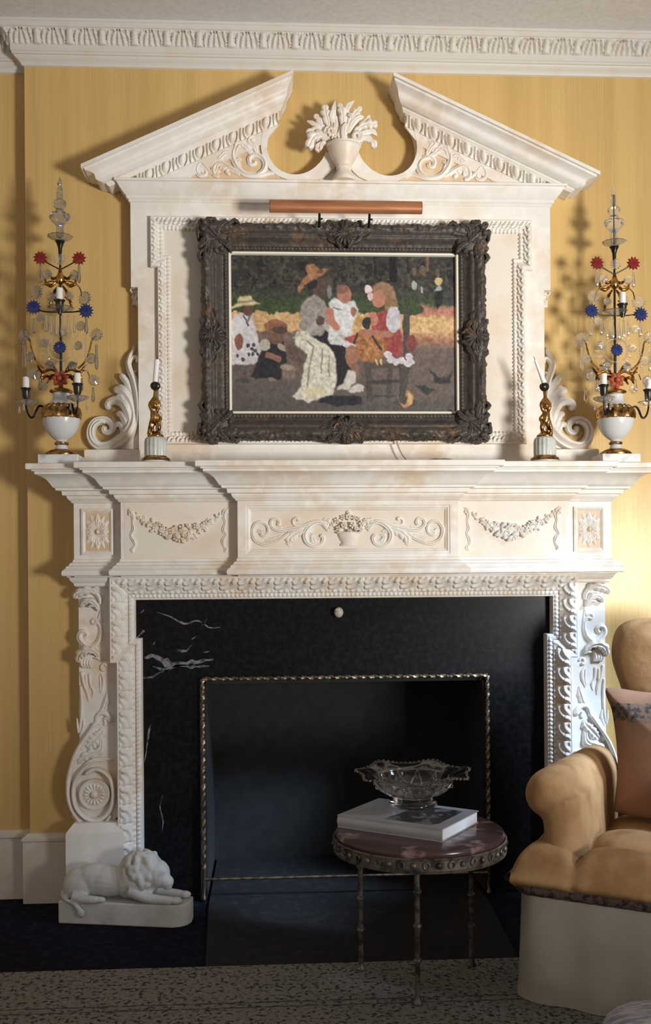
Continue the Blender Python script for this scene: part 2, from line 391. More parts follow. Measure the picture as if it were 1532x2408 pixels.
# frieze body: the central block is set back so its moulded rim can stand proud
FB = [(a, (-0.196 if b == DC else b)) for a, b in FP]
mb = MB(); mb.plan(FB, 1.106, 1.40); mb.build('frieze', IVORY, MAN, smooth=False)
# central raised rim with recessed field
mb = MB(); z0, z1 = 1.150, 1.362
sweep(mb, [(-HC, z0), (-HC, z1), (HC, z1), (HC, z0)], [(0, -0.004), (0, 0.014), (0.026, 0.014), (0.029, 0.0115), (0.034, 0.0115), (0.036, 0.008), (0.041, 0.006), (0.044, 0.001), (0.047, -0.001)], FRONT(-0.196), closed=True)
mb.build('centre_panel_rim', IVORY, MAN)
mb = MB(); mb.box(-HC + 0.044, HC - 0.044, -0.1968, -0.190, z0 + 0.044, z1 - 0.044); mb.build('centre_panel_ground', PANELG, MAN, smooth=False)
for sx in (-1, 1):
    x0, x1 = sorted((sx * (HM - 0.012), sx * (HC + 0.004)))
    mb = MB(); mb.box(x0, x1, -0.1658, -0.160, 1.165, 1.350); mb.build('garland_ground', PANELG, MAN, smooth=False)
# shelf: bed moulding, cove, slab
mb = MB()
sweep(mb, FP, [(0.0, 1.350), (0.006, 1.352), (0.008, 1.357), (0.015, 1.362), (0.019, 1.369), (0.019, 1.373), (0.031, 1.375), (0.033, 1.388), (0.049, 1.390), (0.050, 1.397),
               (0.056, 1.399), (0.062, 1.408), (0.072, 1.422), (0.086, 1.432), (0.101, 1.437), (0.104, 1.438), (0.104, 1.446), (0.112, 1.447), (0.112, 1.451), (0.0, 1.452)], PLAN)
mb.build('cornice_moulding', IVORY, MAN)
mb = MB(); sl = offs(FP, 0.128); mb.plan(sl, 1.451, 1.4705); s_ = mb.build('shelf', IVORY, MAN, smooth=False)
bv = s_.modifiers.new('edge', 'BEVEL'); bv.width = 0.003; bv.segments = 2
mb = MB()
sweep(mb, FP, [(0.0, 1.166), (0.003, 1.164), (0.004, 1.157), (0.012, 1.152), (0.014, 1.146), (0.022, 1.141), (0.024, 1.135), (0.030, 1.131), (0.034, 1.127), (0.035, 1.118), (0.033, 1.112), (0.028, 1.110), (0.0, 1.110)], PLAN)
mb.build('frieze_base_moulding', IVORY, MAN)

# rosette panels on the end blocks
RX, RZ = 0.8255, 1.256
for sx in (-1, 1):
    mb = MB(); cx = sx * RX
    a, b = 0.0525, 0.0765
    mb.box(cx - a + 0.006, cx + a - 0.006, DO - 0.002, DO + 0.004, RZ - b + 0.006, RZ + b - 0.006)
    pn = mb.build('rosette_panel', GLAZE, MAN, smooth=False)
    mb = MB(); sweep(mb, [(cx - a, RZ - b), (cx - a, RZ + b), (cx + a, RZ + b), (cx + a, RZ - b)], [(0, 0), (0.0, 0.006), (0.006, 0.008), (0.010, 0.005), (0.013, 0.002), (0.014, 0.0)], FRONT(DO - 0.001), closed=True)
    mb.build('panel_frame', IVORY, pn)
    mb = MB()
    for k in range(16):
        an = 2 * PI * k / 16 + 0.001; ca, sa = math.cos(an), math.sin(an)
        R = min((a - 0.016) / (abs(ca) + 1e-6), (b - 0.016) / (abs(sa) + 1e-6), 0.070) * (1.0 if k % 2 == 0 else 0.90)
        leaf(mb, [(cx + ca * 0.010, RZ + sa * 0.010), (cx + ca * R * 0.55, RZ + sa * R * 0.55), (cx + ca * R, RZ + sa * R)], [0.004, 0.0125 if k % 2 == 0 else 0.0085, 0.002], DO - 0.002, h=0.75, lobes=3, n=18, m=9)
    stroke(mb, [(cx - 0.0075, RZ), (cx, RZ), (cx + 0.0075, RZ)], [0.001, 0.009, 0.001], DO - 0.002, h=1.5, n=12)
    mb.build('rosette', IVORY, pn)

# central basket of flowers between acanthus scrolls
def C7(p): return crop(540, 1060, 2.7357, p, -0.197)
Y0 = -0.1965
mb = MB(); sc = []
def st(p, r, **k): stroke(mb, C7(p), [x * 1.28 for x in r], Y0, **k)
def lf(p, w, **k): leaf(mb, C7(p), [x * 1.3 for x in w], Y0, **k)
st([(470, 500), (400, 528), (330, 575), (245, 602), (180, 578), (158, 520), (180, 472), (222, 460), (255, 485), (256, 525), (228, 545), (206, 530)], [.004, .0055, .006, .0055, .005, .0045, .006], h=1.3, seg=12, flutes=3, fl=.16)
st([(640, 470), (560, 462), (480, 488), (400, 505), (325, 512), (280, 485), (283, 447), (315, 440), (330, 465), (316, 484)], [.006, .0065, .006, .005, .0045, .006], h=1.3, seg=12, flutes=3, fl=.16)
st([(480, 475), (430, 478), (418, 452), (440, 436), (460, 450)], [.003, .004, .006], h=1.4)
st([(650, 520), (600, 462), (540, 478), (497, 530), (508, 588), (555, 612), (600, 598), (614, 560), (590, 540)], [.004, .008, .0075, .006, .005, .0065], h=1.3, seg=12, flutes=3, fl=.16)
lf([(560, 520), (470, 515), (400, 560), (392, 612)], [.004, .014, .013, .003], h=.7, lobes=5)
lf([(570, 540), (545, 555), (560, 590), (595, 585)], [.003, .009, .008, .003], h=.7, lobes=3)
lf([(620, 500), (640, 460), (612, 440)], [.006, .010, .003], h=.8, lobes=3)
lf([(350, 545), (290, 570), (235, 580)], [.003, .006, .002], h=.6, lobes=4)
lf([(300, 510), (340, 500), (372, 490)], [.003, .005, .002], h=.6, lobes=3)
lf([(250, 520), (215, 525), (190, 512)], [.003, .008, .003], h=.7, lobes=3)
for (a, b) in ((365, 490), (352, 497)): st([(a - 4, b), (a, b), (a + 4, b)], [.001, .0025, .001], h=1.2, n=8)
cxb = W(808, 1250, Y0)[0]
for i, (a, b, c) in enumerate(mb.v): mb.v[i] = (a - 0.0045, b, c)
both(mb)
b_z = [C7([(0, y)])[0][1] for y in (530, 545, 590, 594, 602, 615)]
stroke(mb, [(-0.0395, b_z[0]), (0.0395, b_z[0])], 0.0035, Y0, h=5.0, n=24)
P = []
for z, hw in ((b_z[0], .036), ((b_z[0] + b_z[2]) / 2 + .003, .033), (b_z[2], .024), (b_z[3], .021), (b_z[4], .0255), (b_z[5], .0285), (b_z[5] - .001, .027)):
    P.append([(hw * math.cos(a), Y0 - 0.62 * hw * math.sin(a), z) for a in np.linspace(0, PI, 21)])
mb.grid(P)
def flower(mb, x, z, R, Y0, pet=6, h=0.8, base=0.0, rot=0.0):
    for k in range(pet):
        an = 2 * PI * k / pet + rot; ca, sa = math.cos(an), math.sin(an)
        stroke(mb, [(x + ca * R * .2, z + sa * R * .2), (x + ca * R * .65, z + sa * R * .65), (x + ca * R, z + sa * R)], [R * .18, R * .36, R * .12], Y0, h=h, n=9, seg=6, base=base)
    stroke(mb, [(x - R * .26, z), (x, z), (x + R * .26, z)], [R * .05, R * .28, R * .05], Y0, h=1.5, n=8, seg=6, base=base + h * R * .3)
for (a, b, R, bs) in ((790, 480, .0125, .016), (735, 480, .012, .015), (850, 470, .011, .012), (690, 450, .011, .008), (765, 425, .012, .012), (800, 430, .009, .012), (700, 500, .010, .012), (845, 505, .009, .014), (660, 470, .010, .006), (875, 450, .009, .006), (640, 500, .009, .004), (890, 490, .009, .004), (770, 520, .009, .018), (730, 430, .010, .008), (830, 440, .009, .008), (765, 400, .008, .006), (815, 500, .009, .018)):
    x, z = C7([(a, b)])[0]; flower(mb, x - 0.0, z, R, Y0, pet=5 + (a % 2), base=bs, rot=a)
mb.build('flower_basket_scrolls', IVORY, MAN)

# garlands hung from ribbons
def C6(p): return crop(50, 1060, 2.7855, p, DM)
g = MB(); Yg = DM - 0.0008
for pts in ([(700, 380), (722, 402), (738, 430), (733, 470), (740, 515), (722, 555), (742, 590), (748, 620), (730, 650), (742, 668)], [(1358, 378), (1340, 400), (1332, 430), (1340, 470), (1330, 520), (1345, 550), (1326, 590), (1330, 625), (1345, 645), (1332, 668)]):
    stroke(g, C6(pts), [.004, .011, .008, .005, .008, .005, .008, .0045, .0075, .004], Yg, h=.9, flutes=2, fl=.3)
    x, z = C6([pts[1]])[0]; flower(g, x, z - .004, .011, Yg, 5, base=.005)
for a, b, d in (((740, 400), (712, 372), 1), ((1335, 400), (1366, 372), 1)):
    stroke(g, C6([a, b]), [.004, .002], Yg, h=1.0, n=6)
sw = C6([(748, 412), (800, 452), (860, 492), (930, 522), (1000, 538), (1050, 542), (1110, 532), (1180, 508), (1250, 466), (1322, 420)])
q, rq = cat(sw, np.array([.005, .008, .0115, .0140, .0165, .0175, .0165, .0135, .010, .006]), 52)
stroke(g, sw, [.003, .006, .008, .0095, .0095, .008, .006, .003], Yg, h=1.0)
rr = random.Random(3)
for i in range(len(q)):
    for _ in range(2):
        x = q[i][0] + rr.uniform(-1, 1) * rq[i] * 0.5; z = q[i][1] + rr.uniform(-1, 1) * rq[i]
        an = rr.uniform(0, 2 * PI); R = rq[i] * rr.uniform(.55, .95) + .002
        if rr.random() < .30: flower(g, x, z, R * .85, Yg, 5, base=rq[i] * .7)
        else: leaf(g, [(x, z), (x + math.cos(an) * R * .7, z + math.sin(an) * R * .7), (x + math.cos(an) * R * 1.4, z + math.sin(an) * R * 1.4)], [R * .3, R * .5, R * .1], Yg, h=.9, lobes=3, n=12, m=7, base=rq[i] * rr.uniform(.3, .9))
g.build('garland', IVORY, MAN)
g.mirror().build('garland', IVORY, MAN)

# carved surround of the opening (eared frame)
SP = [(-0.770, 0.0), (-0.770, 0.820), (-0.792, 0.820), (-0.792, 1.107), (0.792, 1.107), (0.792, 0.820), (0.770, 0.820), (0.770, 0.0)]
YS = -0.052
def surr_disp(u, v, ln):
    per = 0.062; k = max(1, round(ln / per)); per = ln / k
    x = (u / per) % 1.0
    env = np.clip(np.minimum(v, 1 - v) / 0.06, 0, 1)
    d = np.hypot((x - 0.15) * 1.0, (v + 0.05) * 0.95)
    arcs = 0.5 + 0.5 * np.cos(2 * PI * (d * 3.1 - 0.15))
    d2 = np.hypot(x - 0.72, v - 0.22)
    curl = np.clip(1 - (d2 / 0.24) ** 2, 0, 1) * 0.9 - 0.5 * np.exp(-((d2 - 0.13) / 0.04) ** 2)
    tip = np.clip((v - 0.72) / 0.2, 0, 1) * (0.5 + 0.5 * np.cos(2 * PI * 3 * x))
    mask = np.clip((0.95 - d) / 0.15, 0, 1)
    return 0.0075 * env * (arcs * mask * 0.85 + curl + 0.8 * tip - 0.5 * np.exp(-(np.minimum(x, 1 - x) / 0.05) ** 2))
mb = MB()
sweep(mb, SP, [(0.0, -0.052), (0.0, 0.050), (0.003, 0.053), (0.007, 0.052)], FRONT(YS))
sweep(mb, SP, dens([(0.007, 0.052), (0.018, 0.050), (0.032, 0.042), (0.046, 0.030), (0.056, 0.024), (0.058, 0.022)], 24), FRONT(YS), disp=surr_disp, ds=0.0028)
def bead_disp(u, v, ln):
    per = 0.0145; k = max(1, round(ln / per)); per = ln / k
    x = (u / per) % 1.0 - 0.5
    return 0.0042 * np.clip(1 - (x / 0.42) ** 2 - ((v - .5) / .46) ** 2, 0, 1) ** .5
sweep(mb, SP, dens([(0.058, 0.020), (0.062, 0.022), (0.070, 0.022), (0.073, 0.020)], 9), FRONT(YS), disp=bead_disp, ds=0.0024)
sweep(mb, SP, [(0.073, 0.020), (0.077, 0.019), (0.079, 0.016), (0.079, -0.052)], FRONT(YS))
mb.build('carved_surround', IVORY, MAN)

# marble slips, lining and knob
mb = MB(); ys0, ys1 = -0.030, -0.001
mb.prism([(-0.775, 0), (-0.775, 1.09), (0.775, 1.09), (0.775, 0), (OPX, 0), (OPX, OPZ), (-OPX, OPZ), (-OPX, 0)], ys0, ys1)
slip = mb.build('marble_slip', MARBLE, MAN, smooth=False)
def vein(mb, pts, r, Y=-0.0302, ox=0, oy=1340, s=2.946):
    p = np.asarray(crop(ox, oy, s, pts, Y)); q, rr = cat(p, np.interp(np.linspace(0, 1, len(p)), np.linspace(0, 1, len(r)), r), 40)
    T = np.gradient(q, axis=0); T /= np.linalg.norm(T, axis=1)[:, None] + 1e-9
    jit = np.array([mnoise.noise(Vector((a * 60, b * 60, 1.3))) for a, b in q]); jit2 = np.array([mnoise.noise(Vector((a * 60, b * 60, 7.3))) for a, b in q])
    N_ = np.stack([T[:, 1], -T[:, 0]], 1)
    A = q + N_ * (rr * (1 + jit))[:, None]; B = q - N_ * (rr * (1 + jit2))[:, None]
    mb.grid([[(a[0], Y, a[1]), (b[0], Y, b[1])] for a, b in zip(A, B)])
mb = MB()
for p, r in (([(1085, 292), (1180, 325), (1280, 372), (1375, 352), (1450, 400), (1530, 398)], [.0008, .002, .0035, .002, .003, .001]), ([(1400, 385), (1435, 340)], [.003, .002]), ([(950, 470), (1000, 420)], [.001, .003]),
             ([(1000, 610), (1070, 600), (1150, 640), (1230, 655), (1340, 640), (1480, 620)], [.004, .009, .012, .007, .008, .002]), ([(1060, 670), (1140, 690), (1230, 665)], [.002, .006, .003]), ([(1230, 665), (1330, 670), (1450, 668)], [.003, .006, .002]), ([(995, 752), (1060, 740), (1110, 712), (1180, 690)], [.003, .003, .002, .002]),
             ([(1230, 560), (1290, 560), (1330, 520)], [.003, .004, .001]), ([(1410, 572), (1450, 565)], [.002, .002]), ([(1330, 480), (1360, 462)], [.002, .001]), ([(1045, 1065), (1030, 1140), (1020, 1200)], [.001, .005, .002]), ([(1020, 1200), (1010, 1290), (1000, 1330)], [.002, .002, .001]),
             ([(1130, 1550), (1110, 1640), (1130, 1740), (1125, 1820)], [.001, .002, .003, .001]), ([(975, 300), (1000, 275)], [.001, .002]), ([(1000, 430), (970, 450)], [.001, .001]), ([(1060, 520), (1075, 500)], [.001, .0015])):
    mb = MB(); vein(mb, p, r); mb.build('marble_vein', VEIN, slip, smooth=False)
mb = MB(); kx, kz = W(797, 1440, -0.045)
mb.tube([(kx, -0.029, kz), (kx, -0.040, kz)], .005, smooth=False); mb.ball((kx, -0.048, kz), (.016, .012, .018), 16); mb.ball((kx - .003, -0.056, kz + .008), (.011, .006, .008), 12)
mb.build('damper_knob', KNOBM, MAN)
mb = MB()   # firebox lining
mb.box(-OPX - 0.0, -OPX + .02, 0.0, 0.46, 0, OPZ); mb.box(OPX - .02, OPX, 0.0, 0.46, 0, OPZ); mb.box(-OPX, OPX, 0.46, 0.50, 0, OPZ); mb.box(-OPX, OPX, 0.0, 0.46, OPZ - .02, OPZ)
mb.build('firebox_lining', SOOT, MAN, smooth=False)

# pilasters with scroll brackets
def C8(p): return crop(130, 1340, 5.735, p, -0.07)
def CL(p): return crop(0, 1340, 2.946, p, -0.07)
cb = MB(); YB = -0.052
cb.prism([(-0.902, 0.30), (-0.902, 1.084), (-0.762, 1.084), (-0.762, 0.30)], -YB * 0 - 0.0, YB)
st2 = lambda p, r, f=C8, **k: stroke(cb, f(p), r, YB, **k)
lf2 = lambda p, w, f=C8, **k: leaf(cb, f(p), w, YB, **k)
# upper curl
lf2([(560, 330), (500, 285), (400, 285), (300, 320), (250, 380)], [.010, .016, .019, .014, .006], h=1.5, lobes=4, base=.006)
st2([(600, 470), (590, 380), (540, 310), (470, 290)], [.004, .006, .007, .004], h=1.6, flutes=2, fl=.2, base=.010)
lf2([(588, 560), (545, 470), (470, 420), (390, 440), (345, 500)], [.005, .011, .013, .010, .004], h=1.7, lobes=4, base=.012)
st2([(590, 560), (560, 500), (500, 480), (440, 500)], [.003, .005, .006, .003], h=1.7, base=.014)
# C scroll
st2([(560, 700), (520, 665), (485, 690), (500, 730), (560, 720), (598, 790), (600, 880), (560, 985), (470, 1040), (380, 1000), (325, 930), (330, 865), (375, 840), (420, 870), (400, 920), (370, 900)], [.004, .005, .006, .006, .008, .011, .012, .010, .007, .006], h=1.3, flutes=2, fl=.18, n=90)
st2([(600, 620), (612, 760), (606, 880), (570, 1010)], [.003, .004, .004, .003], h=1.2)
st2([(600, 560), (585, 640), (560, 690)], [.003, .005, .004], h=1.2)
# second curl
lf2([(590, 1190), (530, 1110), (430, 1090), (340, 1140), (300, 1240)], [.006, .014, .019, .017, .008], h=1.7, lobes=5, base=.010)
for k in range(4): st2([(420 + 40 * k, 1130 + 12 * k), (370 + 36 * k, 1190), (350 + 36 * k, 1270), (385 + 30 * k, 1330)], [.003, .005, .006, .003], h=1.5, base=.008)
st2([(520, 1190), (570, 1190), (605, 1215)], [.003, .005, .002], h=1.6, base=.014)
st2([(690, 1320), (655, 1275), (615, 1300), (620, 1350), (660, 1350)], [.004, .005, .007], h=1.5)
# leaf strands
for p, r in (([(340, 1370), (375, 1540), (425, 1680), (440, 1800)], [.006, .007, .006, .002]), ([(400, 1420), (410, 1560), (420, 1640)], [.005, .006, .002]), ([(450, 1400), (465, 1560), (505, 1640), (490, 1740)], [.006, .005, .005, .002]),
             ([(600, 1400), (640, 1470), (640, 1560), (600, 1690)], [.003, .006, .006, .002]), ([(590, 1420), (600, 1560), (590, 1660)], [.003, .004, .002]), ([(330, 1560), (345, 1760), (340, 2000), (310, 2200)], [.005, .006, .005, .003]),
             ([(360, 2000), (375, 2100), (330, 2240)], [.003, .006, .003]), ([(280, 2010), (290, 2120), (300, 2220)], [.002, .004, .002])):
    st2(p, r, h=1.1)
st2([(690, 1660), (670, 1760), (620, 1900), (560, 2010), (490, 2180), (400, 2330), (330, 2440)], [.003, .007, .006, .006, .007, .008], h=1.3, flutes=2, fl=.2)
lf2([(690, 1660), (690, 1760), (660, 1860), (620, 1950)], [.002, .009, .010, .003], h=.9, lobes=4)
st2([(560, 2100), (545, 2020), (590, 1950), (660, 1940), (720, 1990), (735, 2040), (690, 2010), (660, 2030), (670, 2080), (640, 2110)], [.004, .008, .010, .010, .008, .006, .006], h=1.4)
lf2([(640, 2130), (610, 2200), (520, 2300), (430, 2400)], [.008, .022, .026, .014], h=.8, lobes=6)
lf2([(700, 1150), (690, 1250), (600, 1290), (540, 1340)], [.006, .018, .016, .006], f=CL, h=.9, lobes=5, base=.004)
# big volute with rosette
stv = lambda p, r, **k: st2(p, r, f=CL, **k)
stv([(660, 1060), (600, 1150), (530, 1260), (488, 1380), (470, 1490), (475, 1590), (505, 1680), (560, 1745), (640, 1775), (720, 1755), (770, 1700)], [.006, .008, .009, .009, .008, .007, .006], h=2.6, base=.004, n=80)
stv([(735, 1320), (650, 1330), (570, 1390), (520, 1470), (508, 1560), (530, 1650), (590, 1715), (660, 1735), (730, 1705), (775, 1630), (785, 1540), (765, 1450), (710, 1395), (650, 1385), (590, 1420)], [.004, .007, .008, .008, .008, .008, .007], h=2.6, base=.012, n=90)
stv([(780, 1320), (700, 1310), (620, 1330), (560, 1380)], [.002, .005, .006, .003], h=2, base=.006)
rcx, rcz = CL([(655, 1555)])[0]; RV = 0.050
A = np.linspace(0, 2 * PI, 49)
cb.grid([[(rcx + r * math.cos(a), YB - y, rcz + r * math.sin(a)) for a in A] for r, y in ((RV * 1.02, 0), (RV * 1.02, .024), (RV * .98, .026), (RV * .7, .022), (.001, .022))])
for k in range(16):
    a = 2 * PI * k / 16; ca, sa = math.cos(a), math.sin(a)
    stroke(cb, [(rcx + ca * .012, rcz + sa * .012), (rcx + ca * .024, rcz + sa * .024), (rcx + ca * .036, rcz + sa * .036)], [.002, .0048, .0062], YB, h=1.3, base=.021, n=10, seg=8)
cb.ball((rcx, YB - .024, rcz), (.0125, .014, .0125), 16)
cb.prism([(-0.930, 0.300), (-0.930, 0.420), (-0.915, 0.52), (-0.885, 0.60), (-0.775, 0.62), (-0.775, 0.30), (-0.79, 0.286), (-0.915, 0.286)], 0.0, YB - .002)
cbl = cb.build('scroll_bracket', IVORY, MAN)
cb.mirror().build('scroll_bracket', IVORY, MAN)
for sx in (-1, 1):
    mb = MB(); xs = sorted((sx * 0.905, sx * 0.79))
    pth = [(xs[0], 0), (xs[0], -0.075), (xs[1], -0.075), (xs[1], 0)]
    sweep(mb, pth, [(0.0, 1.074), (0.006, 1.078), (0.007, 1.086), (0.012, 1.089), (0.018, 1.097), (0.020, 1.104), (0.026, 1.106), (0.026, 1.111), (0.0, 1.111)], PLAN)
    mb.plan(pth, 1.076, 1.111); mb.build('bracket_capital', IVORY, MAN)
    mb = MB(); xs = sorted((sx * 0.915, sx * 0.772)); pth = [(xs[0], 0), (xs[0], -0.095), (xs[1], -0.095), (xs[1], 0)]
    if sx < 0: pth2 = pth
    sweep(mb, pth, [(0.023, 0.0), (0.023, 0.256), (0.021, 0.263), (0.0, 0.288), (-0.06, 0.290)], PLAN); mb.plan(pth, 0.0, 0.285)
    mb.build('plinth_block', IVORY, MAN, angle=20)
# ------------------------------------------------------------------ overmantel with broken pediment
OV = thing('overmantel', (0, 0, 1.4705), 'ivory overmantel with broken pediment and carved flower urn, behind the dark framed painting', 'overmantel')
YBD = -0.050
mb = MB()
mb.prism([(-0.696, 1.4705), (-0.696, 2.085), (-0.719, 2.085), (-0.719, 2.375), (0.719, 2.375), (0.719, 2.085), (0.696, 2.085), (0.696, 1.4705)], YBD, 0.0)
mb.build('back_panel', IVORY, OV, smooth=False)
LFP = [(-0.629, 1.552), (-0.629, 2.149), (-0.652, 2.149), (-0.652, 2.321), (0.652, 2.321), (0.652, 2.149), (0.629, 2.149), (0.629, 1.552)]
mb = MB()
ins = offs(LFP + [LFP[0]], 0.035)[:-1]
ins[0] = (-0.594, 1.587); ins[-1] = (0.594, 1.587)
mb.prism(ins, YBD - 0.0008, YBD + .003); mb.build('field_panel', PANELG, OV, smooth=False)
def lf_disp(u, v, ln):
    per = 0.030; k = max(1, round(ln / per)); per = ln / k
    x = (u / per) % 1.0
    env = np.clip(np.minimum(v, 1 - v) / 0.08, 0, 1)
    d = np.hypot(x - 0.2, v + 0.1); arcs = 0.5 + 0.5 * np.cos(2 * PI * d * 2.4)
    return 0.0050 * env * (arcs + 0.5 * np.cos(2 * PI * (2 * x + v)) - 0.6 * np.exp(-(np.minimum(x, 1 - x) / .07) ** 2))
mb = MB()
sweep(mb, LFP, [(0.0, -0.002), (0.0, 0.014), (0.003, 0.019), (0.006, 0.019)], FRONT(YBD), closed=True)
sweep(mb, LFP, dens([(0.006, 0.019), (0.014, 0.018), (0.024, 0.010), (0.030, 0.006)], 16), FRONT(YBD), closed=True, disp=lf_disp, ds=0.0025)
sweep(mb, LFP, dens([(0.030, 0.006), (0.034, 0.0085), (0.040, 0.0085), (0.043, 0.003), (0.044, -0.001)], 10), FRONT(YBD), closed=True, ds=0.0025,
      disp=lambda u, v, ln: 0.003 * np.clip(np.sin(2 * PI * u / 0.0135), -0.4, 1) * np.clip(np.minimum(v, 1 - v) / .2, 0, 1))
mb.build('leaf_moulding', IVORY, OV)
# entablature
mb = MB(); EP = [(-0.719, 0), (-0.719, YBD), (0.719, YBD), (0.719, 0)]
sweep(mb, EP, [(0.0, 2.371), (0.004, 2.372), (0.006, 2.375), (0.004, 2.379), (0.009, 2.381), (0.012, 2.384), (0.012, 2.391), (0.017, 2.394), (0.023, 2.402), (0.031, 2.412), (0.037, 2.421), (0.040, 2.426), (0.041, 2.428), (0.047, 2.429), (0.047, 2.437), (-0.02, 2.4372)], PLAN)
mb.plan(EP, 2.372, 2.4368); mb.build('entablature', IVORY, OV)

# pediment plate (left half mirrored)
slope = math.atan2(0.322, 0.700); CS, SN = math.cos(slope), math.sin(slope)
XA, ZA = -0.868, 2.464                                 # foot of the raking cornice, top edge
XB = -0.1675
def RK(x, s): return (x, ZA + (x - XA) * math.tan(slope) - s / CS)        # point on the rake, s below its top edge
ccv = [(-0.2155, 2.684), (-0.226, 2.664), (-0.238, 2.642), (-0.249, 2.615), (-0.2555, 2.585), (-0.256, 2.556), (-0.248, 2.527), (-0.233, 2.502), (-0.212, 2.484), (-0.186, 2.473), (-0.158, 2.470), (-0.130, 2.475), (-0.104, 2.488), (-0.084, 2.505), (-0.068, 2.524), (-0.056, 2.548)]
mb = MB(); YP = -0.048
left = [(-0.70, 2.436), RK(-0.70, 0.075), RK(-0.2145, 0.070)] + ccv
poly = left + [(-0.030, 2.556)]
allp = poly + [(-a, b) for a, b in poly[::-1]]
mb.prism(allp, YP, 0.0); mb.build('pediment_plate', IVORY, OV, smooth=False)
for sx in (1, -1):
    # tan ground
    mb = MB()
    cin = [(-0.262, 2.612), (-0.2755, 2.580), (-0.277, 2.548), (-0.268, 2.516), (-0.250, 2.489), (-0.222, 2.466), (-0.195, 2.455), (-0.18, 2.4375)]
    gp = [(-0.625, 2.4375), RK(-0.60, 0.150), RK(-0.275, 0.150)] + cin
    mb.prism(gp, YP - 0.0012, YP + 0.002)
    gr = (mb if sx > 0 else mb.mirror()).build('tympanum_ground', GLAZE, OV, smooth=False)
    # raised fillets round the ground
    mb = MB(); q, _ = cat(np.array(ccv), np.ones(len(ccv)), 60)
    T = np.gradient(q, axis=0); T /= np.linalg.norm(T, axis=1)[:, None]; Nn = np.stack([T[:, 1], -T[:, 0]], 1)
    sgn = 1.0 if (Nn[20][0] < 0) else -1.0
    wv = np.interp(np.linspace(0, 1, 60), [0, .45, .60, .72, .85, 1], [.020, .020, .020, .030, .048, .052])
    I = q + Nn * sgn * wv[:, None]; I[:, 1] = np.maximum(I[:, 1], 2.4375); I[:, 0] = np.minimum(I[:, 0], -0.002)
    mb.grid([[(a[0], YP - .0, a[1]), (a[0], YP - .010, a[1]), (b[0], YP - .010, b[1]), (b[0], YP - .0, b[1])] for a, b in zip(q, I)], cv=True, capu=True)
    (mb if sx > 0 else mb.mirror()).build('curved_fillet', IVORY, OV, angle=30)
    mb = MB()
    pa = [RK(-0.69, 0.113), RK(-0.2145, 0.113), RK(-0.268, 0.151), RK(-0.60, 0.151)]
    mb.prism([(max(a, -0.705), b) for a, b in pa], YP - 0.0088, YP)
    (mb if sx > 0 else mb.mirror()).build('raking_fillet', IVORY, OV, smooth=False)
    # egg and dart band
    mb = MB(); Ln = (0.70 - 0.2155) / CS; nu, nv = 420, 26
    us = np.linspace(0, Ln, nu); vs = np.linspace(0, 1, nv); per = Ln / 8.6
    U, V = np.meshgrid(us, vs, indexing='ij'); x = ((U - 0.02) / per) % 1.0 - 0.5
    de = np.sqrt((x / 0.215) ** 2 + ((V - 0.40) / 0.47) ** 2)
    egg = np.sqrt(np.clip(1 - de ** 2, 0, 1)) * 1.0
    rim = np.exp(-((de - 1.45) / 0.15) ** 2) * 0.75 * (V > 0.12)
    dart = np.clip(1 - (np.abs(np.abs(x) - 0.5) / (0.10 * (1.1 - V))), 0, 1) * 0.8
    hgt = (np.maximum(np.maximum(egg * (de < 1), rim), dart) - 0.35) * 0.016 * np.clip(np.minimum(V, 1 - V) / 0.06, 0, 1)
    P = np.zeros((nu, nv, 3)); s0, s1 = 0.078, 0.114
    sfun = s0 + (s1 - s0) * V
    P[..., 0] = -0.70 + U * CS + (sfun - s0) * SN * 0.0
    P[..., 2] = ZA + (P[..., 0] - XA) * math.tan(slope) - sfun / CS
    P[..., 1] = (YP - 0.024) + 0.012 * V - hgt
    mb.grid(P); mb.grid([[tuple(p), (p[0], YP, p[2])] for p in P[-1]])
    (mb if sx > 0 else mb.mirror()).build('egg_and_dart_band', IVORY, OV, angle=50)
    # raking cornice with returned ends
    prof = [(0.0, -0.138), (0.011, -0.138), (0.0125, -0.131), (0.019, -0.129)] + [(0.020 + 0.045 * t, -(0.127 - 0.043 * (t + .14 * math.sin(2 * PI * t)))) for t in np.linspace(0, 1, 15)] + [(0.066, -0.080), (0.071, -0.079), (0.075, -0.075), (0.079, -0.072)]
    mb = MB(); rows0, rows1 = [], []
    for s, y in prof:
        pr = 0.138 + y
        x0 = XA + pr * 1.25; x1 = XB - pr * 0.62
        rows0.append((x0, y, RK(x0, s)[1])); rows1.append((x1, y, RK(x1, s)[1]))
    back0 = [(x, 0.0, z) for x, y, z in rows0]; back1 = [(x, 0.0, z) for x, y, z in rows1]
    mb.grid([back0, rows0, rows1, back1]); mb.grid([[rows0[0], rows1[0]], [back0[0], back1[0]]]); mb.grid([[rows0[-1], rows1[-1]], [back0[-1], back1[-1]]])
    (mb if sx > 0 else mb.mirror()).build('raking_cornice', IVORY, OV, angle=30)
    # tympanum scrolls
    mb = MB(); YT = YP - 0.001
    CT = lambda p: crop(400, 220, 4.7875, p, YT)
    t_ = lambda p, r, **k: stroke(mb, CT(p), [x * 1.32 for x in r], YT, **k)
    l_ = lambda p, w, **k: leaf(mb, CT(p), [x * 1.35 for x in w], YT, **k)
    t_([(1290, 935), (1150, 900), (1000, 930), (860, 920), (770, 850), (715, 740), (720, 640), (780, 570)], [.002, .006, .008, .008, .008, .007, .004], h=1.2, flutes=2, fl=.2)
    t_([(830, 900), (960, 930), (1050, 880), (1075, 800), (1030, 725), (950, 700), (895, 740), (905, 800), (950, 800), (965, 760)], [.004, .007, .008, .0075, .007, .006, .005, .007], h=1.3, flutes=2, fl=.2)
